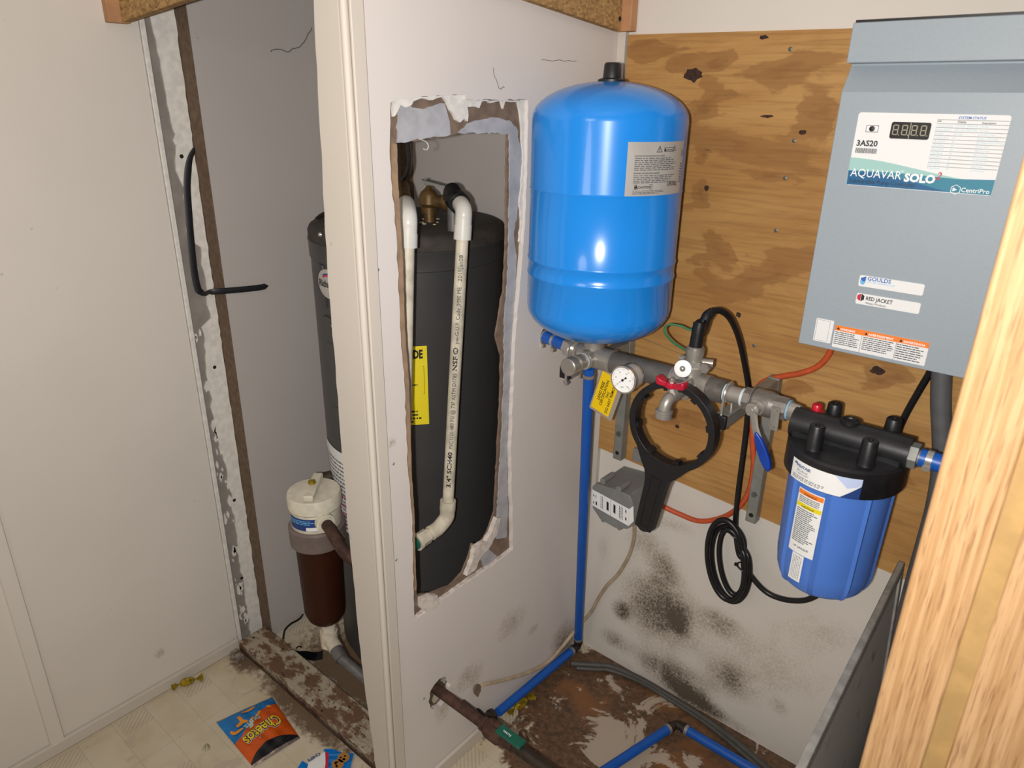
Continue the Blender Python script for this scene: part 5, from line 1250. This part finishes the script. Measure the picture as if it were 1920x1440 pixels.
def cdisc(u, v, ru, rv, h):
    n = 28; pts = [hc(u + ru * math.cos(2 * PI * k / n), v + rv * math.sin(2 * PI * k / n), h) for k in range(n)]
    return MB().add(pts + [hc(u, v, h)], [(k, (k + 1) % n, n) for k in range(n)])
lab = part(t, 'oval_label', cdisc(u_, v_, .047, .035, .0065), M['silver_label'], 'white oval brand label')
part(lab, 'lettering', text_mb(hc, 'Richmond', u_ - .040, v_ - .008, u_ + .041, h=.0074, bold=.03, hs=1.1), M['ink'], smooth=0)
for m_, dv in (('ink_red', 0), ('navy', .004)):
    mb = MB(); n = 12; pa = []
    for k in range(n + 1):
        s = k / n; pa.append((u_ - .022 + .048 * s, v_ + .008 + dv + .010 * math.sin(PI * (.15 + .75 * s))))
    vs = [hc(a, b + dd, .0074) for dd in (0, .0035) for a, b in pa]; mb.add(vs, [(k, k + 1, n + 2 + k, n + 1 + k) for k in range(n)])
    part(lab, 'swoosh', mb, M[m_], smooth=0)
A = hp_(608, 812); D = hp_(640, 985)
rl_u0 = A[0] + .002; rl_v1 = A[1] - .005; rl_v0 = hp_(650, 985)[1] - .02
rl = part(t, 'rating_label', rect_mb(hc, rl_u0, rl_v0, rl_u0 + .22, rl_v1, .0012, nu=20), M['white'], 'white and pink rating label')
mb = lines_mb(hc, rl_u0 + .012, rl_v1 - .13, rl_u0 + .21, rl_v1 - .025, 9, h=.0024, seed=40, word=.05, fill=.35); part(rl, 'fine_print', mb, M['ink_gray'], smooth=0)
for k in range(4): part(rl, 'pink_bar', rect_mb(hc, rl_u0 + .004, rl_v0 + .02 + .028 * k, rl_u0 + .216, rl_v0 + .030 + .028 * k, .0020, nu=16), M['pink'])
mb = lines_mb(hc, rl_u0 + .010, rl_v0 + .008, rl_u0 + .21, rl_v0 + .11, 9, h=.0026, seed=41, word=.04, fill=.35); part(rl, 'fine_print', mb, M['ink_gray'], smooth=0)
ey_u1, ey_v1 = hp_(800, 648); ey_v0 = hp_(797, 795)[1]
el = part(t, 'energy_label', rect_mb(hc, ey_u1 - .135, ey_v0, ey_u1, ey_v1, .0012, nu=16), M['yellow'], 'yellow energy label')
eh = ey_v1 - ey_v0
mb = text_mb(hc, 'ENERGYGUIDE', ey_u1 - .128, ey_v1 - eh * .145, ey_u1 - .010, h=.0020, bold=.05, hs=1.6)
part(el, 'lettering', mb, M['ink'], smooth=0)
mb = frame_mb(hc, ey_u1 - .12, ey_v0 + eh * .40, ey_u1 - .008, ey_v1 - eh * .25, .0008, .0020); q = lines_mb(hc, ey_u1 - .125, ey_v0 + eh * .02, ey_u1 - .015, ey_v0 + eh * .20, 4, h=.0020, seed=44); mb.add(q.v, q.f)
q = lines_mb(hc, ey_u1 - .075, ey_v0 + eh * .50, ey_u1 - .02, ey_v0 + eh * .54, 1, h=.0020, seed=45); mb.add(q.v, q.f); part(el, 'fine_print', mb, M['ink'], smooth=0)
# brass relief valve
vb_ = V((-1.270, 1.190, 1.278))
q = part(t, 'relief_valve', MB().lathe(vb_, Z, [(.013, 0), (.013, .02), (.019, .021), (.019, .034), (.016, .036), (.022, .042), (.022, .062), (.018, .070), (.010, .076), (.004, .084)], 24).tube([vb_ + V((0, 0, .048)), vb_ + V((.045, .018, .048))], .015, 18).tube([vb_ + V((.036, .014, .048)), vb_ + V((.050, .02, .048))], .019, 18), M['brass'], 'old brass relief valve')
part(q, 'test_lever', MB().obox(vb_ + V((.012, .01, .088)), V((.030, .012, -.006)), V((-.004, .010, 0)), V((0, 0, .003))).tube([vb_ + V((-.01, 0, .084)), vb_ + V((-.01, 0, .1))], .003, 8), M['galv'], 'grey test lever')
part(t, 'outlet_nipple', MB().tube([(-1.140, 1.140, 1.278), (-1.140, 1.140, 1.335)], .0125, 16).tube([(-1.140, 1.140, 1.335), (-1.140, 1.140, 1.362)], .0155, 16), M['galv_pipe'])
mb = MB(); rnd = random.Random(14)
for k in range(30):
    a = rnd.uniform(-2.2, .4); r = rnd.uniform(.05, .20); s = rnd.uniform(.002, .006); c = V((HX + r * math.cos(a), HY + r * math.sin(a), 1.281)); mb.obox(c, V((s, s * .3, 0)), V((-s * .3, s * .7, 0)), V((0, 0, s * .3)))
part(t, 'top_debris', mb, M['paper'], stuff=True)

# white plastic pipes seen through the torn hole
pa = V((-1.05, 1.079, 1.300)); pb_ = V((-1.05, 1.018, .655))
t = thing('plastic_pipe', 'printed white plastic pipe hanging in the middle of the torn hole', 'pipe', pb_)
part(t, 'pipe', MB().tube([pa, pb_], .0133, 22), M['pvc_old'])
ax = (pa - pb_).normalized()
e0 = pa + V((0, .006, .034))
part(t, 'top_elbow', MB().tube(spline([pa - ax * .018, pa + ax * .02, pa + ax * .030, pa + ax * .040 + V((-.005, .003, 0)), e0 + V((-.022, .012, .012)), e0 + V((-.034, .020, .012))], 6), .0178, 20).tube([pa - ax * .022, pa + ax * .008], .0188, 20), M['pvc'], 'glossy white elbow')
part(t, 'black_union', MB().tube(spline([e0 + V((-.026, .014, .012)), e0 + V((-.045, .028, .018)), e0 + V((-.075, .045, .012)), V((-1.140, 1.140, 1.362)), V((-1.140, 1.140, 1.345))], 6), .0205, 18).tube([e0 + V((-.030, .016, .012)), e0 + V((-.040, .022, .014))], .0235, 18), M['black_rubber'], 'black elbow to the heater')
bb = pb_ + V((0, -.012, -.040))
part(t, 'bottom_elbow', MB().tube(spline([pb_ + ax * .012, pb_ - ax * .015, pb_ - ax * .030 + V((0, -.004, 0)), bb + V((0, -.022, -.004)), bb + V((0, -.045, -.006))], 6), .0178, 20).tube([pb_ - ax * .008, pb_ + ax * .016], .019, 20), M['pvc_old'], 'dirty white elbow')
part(t, 'coupling', MB().tube([bb + V((0, -.045, -.006)), bb + V((0, -.058, -.007))], .0135, 16).tube([bb + V((0, -.056, -.007)), bb + V((0, -.082, -.009))], .0185, 8).tube([bb + V((0, -.082, -.009)), bb + V((0, -.090, -.0095))], .0205, 20), M['pvc_old'])
part(t, 'green_fitting', MB().tube([bb + V((0, -.088, -.0095)), bb + V((0, -.16, -.013))], .015, 16), M['dk_green'], 'dark green fitting')
pm = Pipe(pb_, ax, CAM - pb_, .0133)
L_ = (pa - pb_).length
mb = MB()
def pu(y): # position along the pipe for a picture height
    p = PX(850, y, x=-1.05); return (p - pb_).dot(ax)
for s, ya, yb2, bo in (('3/4" SCH40', 906, 842, .025), ('PVC1120 480 PSI @ 73F ASTM D1785', 836, 698, 0), ('NSF \u00ae', 693, 650, .025), ('pw-G-U.P. Code JM90 ME', 643, 538, 0), ('2015Jan08', 527, 478, 0)):
    u0_, u1_ = pu(ya), pu(yb2); wd_ = text_raw(s, bo)[2]; hgt = .0085 if bo == 0 else .0100
    text_mb(pm, s, u0_, -.0035, u1_, h=.0006, bold=bo, hs=hgt / .72 / ((u1_ - u0_) / wd_), mb=mb)
part(t, 'lettering', mb, M['ink'], smooth=0)
t = thing('plastic_pipe', 'white plastic pipe with glossy elbow at the left edge of the torn hole', 'pipe', V((-1.05, .893, .62)))
qa = V((-1.05, .926, 1.300)); qb = V((-1.05, .876, .62)); ax = (qa - qb).normalized()
part(t, 'pipe', MB().tube([qa, qb], .0133, 22), M['pvc_old'])
part(t, 'top_elbow', MB().tube(spline([qa - ax * .014, qa + ax * .02, qa + ax * .032, qa + ax * .043 + V((-.007, .005, 0)), qa + V((-.032, .028, .052)), qa + V((-.055, .047, .054))], 6), .0178, 20).tube([qa - ax * .018, qa + ax * .008], .0188, 20), M['pvc'], 'glossy white elbow')
part(t, 'branch', MB().tube(spline([qa + V((-.05, .042, .054)), qa + V((-.12, .10, .065)), qa + V((-.17, .14, .07)), qa + V((-.18, .15, .0))], 6), .0133, 16), M['brass'], 'tarnished copper branch')
part(bpy.data.objects['water_heater'], 'power_cord', MB().tube(path([(763, 235, 1.1), (765, 275, 1.1), (767, 305, 1.1), (763, 325, 1.1), (753, 343, 1.1), (756, 365, 1.12), (766, 395, 1.14), (772, 420, 1.15)]), .0045, 8), M['black_rubber'], 'black power cord hanging down')
mono('corner_board', 'raw brown board standing in the back left corner of the closet', 'board', MB().box((-1.664, 1.45, 0.0), (-1.630, 1.4675, CEIL)), M['brown_edge'])

# brown sediment filter on its drain fitting
BX_, BY_ = -1.371, .866
def zf(x, y, r=.063): return PCYL(x, y, BX_, BY_, r).z
z_r1 = zf(590, 1003); z_r0 = zf(590, 1037); z_b = zf(600, 1183, .05); z_c = zf(590, 965, .066); 
t = thing('sediment_filter', 'brown bowl water filter with white cap inside the closet doorway', 'filter', (BX_, BY_, z_b))
part(t, 'bowl', MB().lathe((BX_, BY_, 0), Z, [(.060, z_r0 + .006), (.0585, z_r0 - .02), (.0545, z_b + .035), (.050, z_b + .018), (.042, z_b + .006), (.036, z_b), (.001, z_b)], 14), M['brown_plastic'], 'dark brown bowl', smooth=30)
part(t, 'ring', MB().lathe((BX_, BY_, 0), Z, [(.062, z_r0 - .003), (.070, z_r0), (.071, z_r1 - .004), (.067, z_r1), (.058, z_r1 + .001)], 40), M['ring_gray'], 'grey brown clamp ring')
zt_ = z_c + .040
part(t, 'cap', MB().lathe((BX_, BY_, 0), Z, [(.060, z_r1 - .003), (.063, z_r1 + .004), (.061, z_c - .012), (.066, z_c - .006), (.0665, z_c + .024), (.064, z_c + .030), (.001, z_c + .034)], 40), M['offwhite'], 'stained white cap')
zt_ = z_c + .034
dv = V((-.67, .72, 0)).normalized(); pv = V((-dv.y, dv.x, 0))
part(t, 'cap_bar', MB().obox(V((BX_, BY_, zt_ + .006)), dv * .060, pv * .0125, V((0, 0, .008))), M['offwhite'], bevel=.003)
part(t, 'vent_screw', MB().lathe((BX_ - .004, BY_ + .0, zt_ + .016), Z, [(.010, 0), (.009, .006), (.004, .007)], 14), M['gold'], 'brass vent screw')
bc = Cyl(BX_, BY_, .0625, math.atan2(-BY_, -BX_))
A = bc.px(546, 972); B = bc.px(591, 975); 
lv0 = z_r1 + .010; lv1 = z_c - .016
lab = part(t, 'label', rect_mb(bc, A[0], lv0, B[0] + .006, lv1, .0008, nu=10), M['navy'], 'dark blue label')
part(lab, 'white_corner', rect_mb(bc, B[0] - .024, lv0 + .001, B[0] + .0055, lv0 + (lv1 - lv0) * .32, .0014, nu=6), M['white'])
part(lab, 'fine_print', lines_mb(bc, A[0] + .004, lv0 + (lv1 - lv0) * .5, B[0] - .003, lv1 - .003, 3, h=.0016, seed=50, word=.1), M['ink_ltblue'], smooth=0)
zp = (z_r1 + z_c) / 2 + .002
rd = V((.72, -.20, 0)).normalized(); c = V((BX_, BY_, zp))
part(t, 'inlet_port', MB().tube([c + rd * .055, c + rd * .074], .024, 24).tube([c + rd * .070, c + rd * .079], .020, 20), M['offwhite'])
part(t, 'inlet_pipe', MB().tube(spline([c + rd * .076, c + rd * .10, c + rd * .13 + V((0, 0, -.008)), c + rd * .19 + V((0, .01, -.03)), c + rd * .25 + V((0, .04, -.04))], 6), .0145, 14), M['rust'], 'rusty inlet pipe')
ld = V((-.62, .45, 0)).normalized()
part(t, 'outlet_pipe', MB().tube(spline([c + ld * .05 + V((0, 0, .006)), c + ld * .10 + V((-.006, 0, .010)), c + ld * .13 + V((.006, .012, .014)), c + ld * .135 + V((.04, .05, .022)), c + ld * .13 + V((.08, .10, .022))], 6), .0165, 14), M['rust_dark'], 'tarnished outlet elbow')
dz = z_b; d0 = V((BX_ + .012, BY_ - .004, dz))
part(t, 'drain_tee', MB().tube([d0 + V((0, 0, .004)), d0 + V((.002, -.002, -.03))], .020, 16).tube([d0 + V((.002, -.002, -.03)), d0 + V((.004, -.004, -.075))], .024, 10).tube([d0 + V((.004, -.004, -.05)), d0 + V((.045, -.012, -.062))], .019, 14), M['pvc_old'], 'dirty white drain tee')
part(t, 'drain_pipe', MB().tube([d0 + V((.045, -.012, -.062)), d0 + V((.075, -.018, -.072))], .018, 14).tube([d0 + V((.07, -.017, -.071)), d0 + V((.32, .02, -.15))], .0145, 16), M['galv_pipe'], 'grey drain pipe')

# ================================================================== THINGS ON THE FLOOR
def fl(px, py, z=.0): return PX(px, py, z=z)
a, b, c, d = fl(405, 1355), fl(510, 1308), fl(563, 1385), fl(475, 1440)
t = thing('snack_bag', 'empty orange and blue puffed snack bag lying flat on the vinyl floor', 'bag', (a + c) / 2)
def bagpt(s, tt):
    p = a.lerp(b, s).lerp(d.lerp(c, s), tt)
    puff = (max(0, math.sin(PI * s)) * max(0, math.sin(PI * tt))) ** .5
    return p + V((0, 0, .002 + .018 * puff + .0030 * math.sin(s * 17 + tt * 9) * math.sin(tt * 21 - s * 7) * puff))
def bagmap(s, tt, h=0.0):
    return bagpt(s, tt) + V((0, 0, h))
def panel(e0, e1, name, m, lb=None, nv=14):
    part(t, name, MB().grid(lambda s_, q_: bagpt(s_, e0(s_) + (e1(s_) - e0(s_)) * q_), 40, nv), m, lb, smooth=60)
edge1 = lambda s_: .50 - .33 * s_ + .05 * math.sin(s_ * 6.0 + .6)
edge2 = lambda s_: .80 + .14 * (2 * s_ - 1) ** 2
panel(lambda s_: 0, lambda s_: .03, 'crimped_seal', M['foil'], 'silver crimped seal', 2); panel(lambda s_: .965, lambda s_: 1, 'crimped_seal', M['foil'], 'silver crimped seal', 2)
panel(lambda s_: .03, edge1, 'blue_panel', M['bag_blue'], 'blue end of the bag'); panel(edge1, edge2, 'orange_panel', M['bag_orange'], 'orange middle of the bag'); panel(edge2, lambda s_: .965, 'black_panel', M['bag_black'], 'black end of the bag')
W_ = (b - a).length; H_ = (d - a).length
def bm(u, v, h=0): # reading direction: from right to left in the picture, top towards the black end
    return bagmap(1 - u, v, h)
def bagtext(s, u0, v0, u1, v1, h, bold, hs, m, nm):
    part(t, nm, text_mb(bm, s, u0, v0, u1, v1, h, bold, hs), m, smooth=0)
def blobpoly(u0, u1, v0, v1, h):
    n = 26; mb = MB(); pts = []
    for k in range(n):
        q = 2 * PI * k / n; pts.append(bm((u0 + u1) / 2 + (u1 - u0) / 2 * max(-1, min(1, 1.25 * math.cos(q))), (v0 + v1) / 2 + (v1 - v0) / 2 * max(-1, min(1, 1.2 * math.sin(q))) + .05 * math.cos(q), h))
    cpt = sum(pts, V()) / n; return mb.add(pts + [V((cpt.x, cpt.y, cpt.z + .0035))], [(k, (k + 1) % n, n) for k in range(n)])
bagtext('Cheetos', .15, .46, .88, .56, .0032, .085, 1.25, M['ink_white'], 'lettering_outline')
bagtext('Cheetos', .15, .46, .88, .56, .0040, .065, 1.25, M['ink'], 'lettering_shadow')
bagtext('Cheetos', .15, .46, .88, .56, .0050, .012, 1.25, M['snack_yellow'], 'lettering')
bagtext('puffs', .42, .315, .74, .39, .0036, .02, .85, M['teal_lt'], 'lettering')
def puff(pts, w):
    q = spline([V((x, y, 0)) for x, y in pts], 5); mb = MB(); n = len(q); vs = []
    for i in range(n):
        tg = (q[min(i + 1, n - 1)] - q[max(i - 1, 0)]).normalized(); nn = V((-tg.y, tg.x, 0)); ww = w * (math.sin(PI * (.12 + .76 * i / (n - 1)))) ** .5
        vs += [bagmap(*((q[i] + nn * ww)[:2]), .0030), bagmap(*((q[i] - nn * ww)[:2]), .0030)]
    mb.add(vs, [(2 * i, 2 * i + 1, 2 * i + 3, 2 * i + 2) for i in range(n - 1)]); return mb
for pts, w_ in (([(.40, .10), (.52, .14), (.63, .12)], .022), ([(.30, .16), (.30, .28), (.18, .33)], .030), ([(.30, .27), (.38, .34)], .028), ([(.24, .42), (.10, .40), (.06, .33)], .026), ([(.50, .30), (.42, .38), (.36, .47)], .026), ([(.66, .25), (.58, .32)], .024), ([(.80, .20), (.86, .25)], .026)):
    part(t, 'printed_puff', puff(pts, w_), M['snack'], smooth=0)

a, b, c, d = fl(608, 1408), fl(664, 1414), fl(655, 1465), fl(540, 1462)
t = thing('cookie_wrapper', 'torn bright blue cookie wrapper on the floor below the snack bag', 'wrapper', (a + c) / 2)
wpoly = [fl(608, 1407), fl(622, 1409), fl(640, 1412), fl(664, 1414), fl(660, 1432), fl(652, 1470), fl(560, 1475), fl(552, 1455), fl(567, 1430), fl(578, 1434), fl(598, 1424), fl(606, 1418)]
cw = Flat(fl(608, 1440), (fl(664, 1414) - fl(608, 1407)), V((0, 0, 1)).cross(fl(664, 1414) - fl(608, 1407)))
mb = MB(); tri = geometry.tessellate_polygon([wpoly]); 
mb.slab([p + V((0, 0, .004 + .004 * math.sin(i * 1.9))) for i, p in enumerate(wpoly)], [], (0, 0, .0012)); part(t, 'film', mb, M['bag2_blue'], smooth=0)
def fw(px, py, h): return fl(px, py) + V((0, 0, h))
part(t, 'white_panel', MB().add([fw(610, 1415, .0125), fw(605, 1419, .0125), fw(580, 1435, .0125), fw(572, 1465, .0125), fw(606, 1470, .0125), fw(612, 1440, .0125)], [(0, 1, 2, 3, 4, 5)]), M['white'], smooth=0)
part(t, 'red_stripe', MB().add([fw(611, 1417, .0130), fw(617, 1419, .0130), fw(616, 1450, .0130), fw(610, 1468, .0130), fw(606, 1468, .0130), fw(611, 1440, .0130)], [(0, 1, 2, 3, 4, 5)]), M['ink_red'], smooth=0)
wt = Flat(fw(608, 1432, .0132), fl(608, 1432) - fl(584, 1441), V((0, 0, 1)).cross(fl(608, 1432) - fl(584, 1441)))
k_ = (fl(608, 1432) - fl(584, 1441)).length
wt2 = Flat(fw(604, 1424, .0136), fl(584, 1441) - fl(608, 1426), V((0, 0, 1)).cross(fl(584, 1441) - fl(608, 1426)))
part(t, 'lettering', text_mb(wt2, 'CHIPS', .0, -.012, .034, h=.0006, bold=.03), M['navy'], smooth=0)
for px, py, r in ((645, 1427, .016), (634, 1440, .016)):
    ck = part(t, 'printed_cookie', disc_mb(Flat(fw(px, py, .0125), (1, 0, 0), (0, 1, 0)), 0, 0, r, r * .9, .0004, 18), M['cookie'], smooth=0)
    mb = MB(); rnd = random.Random(px)
    for k in range(5):
        q = disc_mb(Flat(fw(px, py, .0125), (1, 0, 0), (0, 1, 0)), rnd.uniform(-.008, .008), rnd.uniform(-.008, .008), .003, .003, .0010, 8); mb.add(q.v, q.f)
    part(ck, 'chocolate_chips', mb, M['brown_plastic'], smooth=0)

def candy(p0, p1, lbl, r, m, z):
    p0 = fl(*p0) + V((0, 0, z)); p1 = fl(*p1) + V((0, 0, z)); ax = (p1 - p0).normalized(); L = (p1 - p0).length; mid = (p0 + p1) / 2
    t = thing('candy_wrapper', lbl, 'wrapper', V((mid.x, mid.y, mid.z - z)), 'gold candy wrappers')
    u, v = frame(ax); rnd = random.Random(int(L * 1e5))
    mb = MB(); n = 14; pr = [(-.24, .25), (-.18, .75), (-.06, 1.0), (.06, 1.0), (.18, .75), (.24, .25)]; vs = []
    for f, k in pr:
        for j in range(n):
            q = 2 * PI * j / n; rr = r * k * rnd.uniform(.8, 1.1); vs.append(mid + ax * L * f + (u * math.cos(q) + v * math.sin(q)) * rr)
    mb.add(vs, [(i * n + j, i * n + (j + 1) % n, (i + 1) * n + (j + 1) % n, (i + 1) * n + j) for i in range(5) for j in range(n)] + [tuple(range(n)), tuple(range(5 * n, 6 * n))])
    part(t, 'twisted_body', mb, m, smooth=0)
    for sg in (-1, 1):
        mb = MB(); vs = [mid + ax * sg * L * .24]; k = 9; side_ = V((0, 0, 1)).cross(ax).normalized()
        for j in range(k):
            w_ = (j / (k - 1) - .5) * 2; vs.append(mid + ax * sg * L * (.5 - .05 * w_ * w_) + side_ * w_ * r * 1.3 + V((0, 0, (.35 if j % 2 else -.35) * r)))
        mb.add(vs, [(0, j, j + 1) for j in range(1, k)]); part(t, 'fan_end', mb, m, smooth=0)
    return t
candy((322, 1293), (382, 1274), 'gold twist candy wrapper on the floor against the left baseboard', .0115, M['gold'], .010)
candy((952, 1343), (1000, 1308), 'gold twist candy wrapper beside the blue pipe at the partition foot', .012, M['gold'], .011)
p = fl(386, 1403); rnd = random.Random(61)
mb = MB(); pl = [p + V((.012 * math.cos(k * PI / 4) * rnd.uniform(.6, 1.3), .010 * math.sin(k * PI / 4) * rnd.uniform(.6, 1.3), .001)) for k in range(8)]; tipp = p + V((.002, .004, .016))
mb.add(pl + [tipp, p + V((-.004, 0, .010))], [(k, (k + 1) % 8, 8 if k % 3 else 9) for k in range(8)]); mb.f.append(tuple(range(7, -1, -1)))
mono('paper_scrap', 'small crumpled greenish paper scrap on the floor left of the snack bag', 'paper', mb, M['paper'], smooth=0)
# sunglasses on the closet floor
def sgp(px, py, z): return PX(px, py, z=z)
t = thing('sunglasses', 'black wraparound sunglasses lying on the closet floor under the filter', 'glasses', sgp(560, 1222, 0))
mid_ = [sgp(530, 1197, .018), sgp(532, 1212, .018), sgp(543, 1224, .018), sgp(558, 1229, .018), sgp(572, 1229, .018), sgp(590, 1231, .018), sgp(604, 1228, .018)]
sp_ = spline(mid_, 5); vs = []; n = len(sp_)
for i, p in enumerate(sp_):
    f = i / (n - 1); lo = .016 - .010 * math.exp(-((f - .58) / .07) ** 2); hi_ = .014
    vs += [p + V((0, 0, -lo)), p + V((0, .004, hi_))]
mb = MB().add(vs, [(2 * i, 2 * i + 2, 2 * i + 3, 2 * i + 1) for i in range(n - 1)])
part(t, 'lens_band', mb, M['shade_black'])
part(t, 'temple_arm', MB().tube(spline([sgp(531, 1198, .02), sgp(534, 1182, .022), sgp(545, 1170, .022), sgp(562, 1160, .020), sgp(570, 1148, .014)], 5), .0032, 8), M['shade_black'])
part(t, 'nose_piece', MB().tube(spline([sgp(555, 1216, .012), sgp(560, 1212, .016), sgp(566, 1214, .012)], 4), .0022, 6), M['shade_black'])
# open can lying in the closet doorway corner
cp = V((-1.212, .902, .037)); ca = V((.45, -.9, -.05)).normalized()
t = thing('open_can', 'open white and blue can lying on its side behind the door casing', 'can', V((cp.x, cp.y, 0)))
part(t, 'shell', MB().tube([cp, cp - ca * .004 + V((0, 0, 0)), cp - ca * .09], [.036, .0350, .0350], 32, caps=False), M['white'], 'white printed can wall')
part(t, 'blue_band', MB().tube([cp - ca * .006, cp - ca * .022], .0354, 32, caps=False), M['ink_blue'], 'blue band')
part(t, 'rim', MB().torus(cp, ca, .0350, .0018, 32, 8), M['chrome'], 'metal rim')
part(t, 'dark_inside', MB().tube([cp - ca * .004, cp - ca * .08], [.0338, .0330], 32), M['hole_dark'])
# black strap nailed to the torn strip
sxp = -1.7275
t = thing('black_strap', 'torn black strap hanging on the torn plaster strip and poking into the closet', 'strap', PX(372, 548, x=sxp))
up_ = [PX(a_, b_, x=sxp) for a_, b_ in ((379, 268), (366, 278), (356, 298), (352, 325), (351, 355), (354, 400), (358, 450), (363, 500), (368, 530), (373, 547))]
part(t, 'upright_strip', MB().tube(spline(up_, 5), [.0025 + .0065 * min(1, i / 14) for i in range(46)], 8, flat=.25, flatdir=(1, 0, 0)), M['strap'])
out_ = [PX(373, 546, x=sxp), PX(384, 550, x=-1.705), PX(400, 547, x=-1.680), PX(440, 544, x=-1.672), PX(480, 540, x=-1.670), PX(503, 536, x=-1.670)]
part(t, 'loose_end', MB().tube(spline(out_, 5), [.0078] * 24 + [.004, .001], 8, flat=.25, flatdir=(1, 0, 0)), M['strap'])
# pliers on the heater top
t = thing('pliers', 'red handled pliers lying on the water heater top', 'pliers', V((-1.53, 1.13, 1.281)))
h0 = PX(592, 410, z=1.280); h1 = PX(611, 400, z=1.285); h2 = PX(650, 384, z=1.289)
part(t, 'jaws', MB().tube([h0, h0.lerp(h1, .5), h1], [.003, .006, .0055], 10), M['rust_dark']); part(t, 'handle', MB().tube([h1, h2], .005, 8), M['red'], 'red grip')
part(t, 'handle', MB().tube([h1 + V((.002, -.004, 0)), h2 + V((.02, -.03, 0))], .005, 8), M['red'], 'red grip')
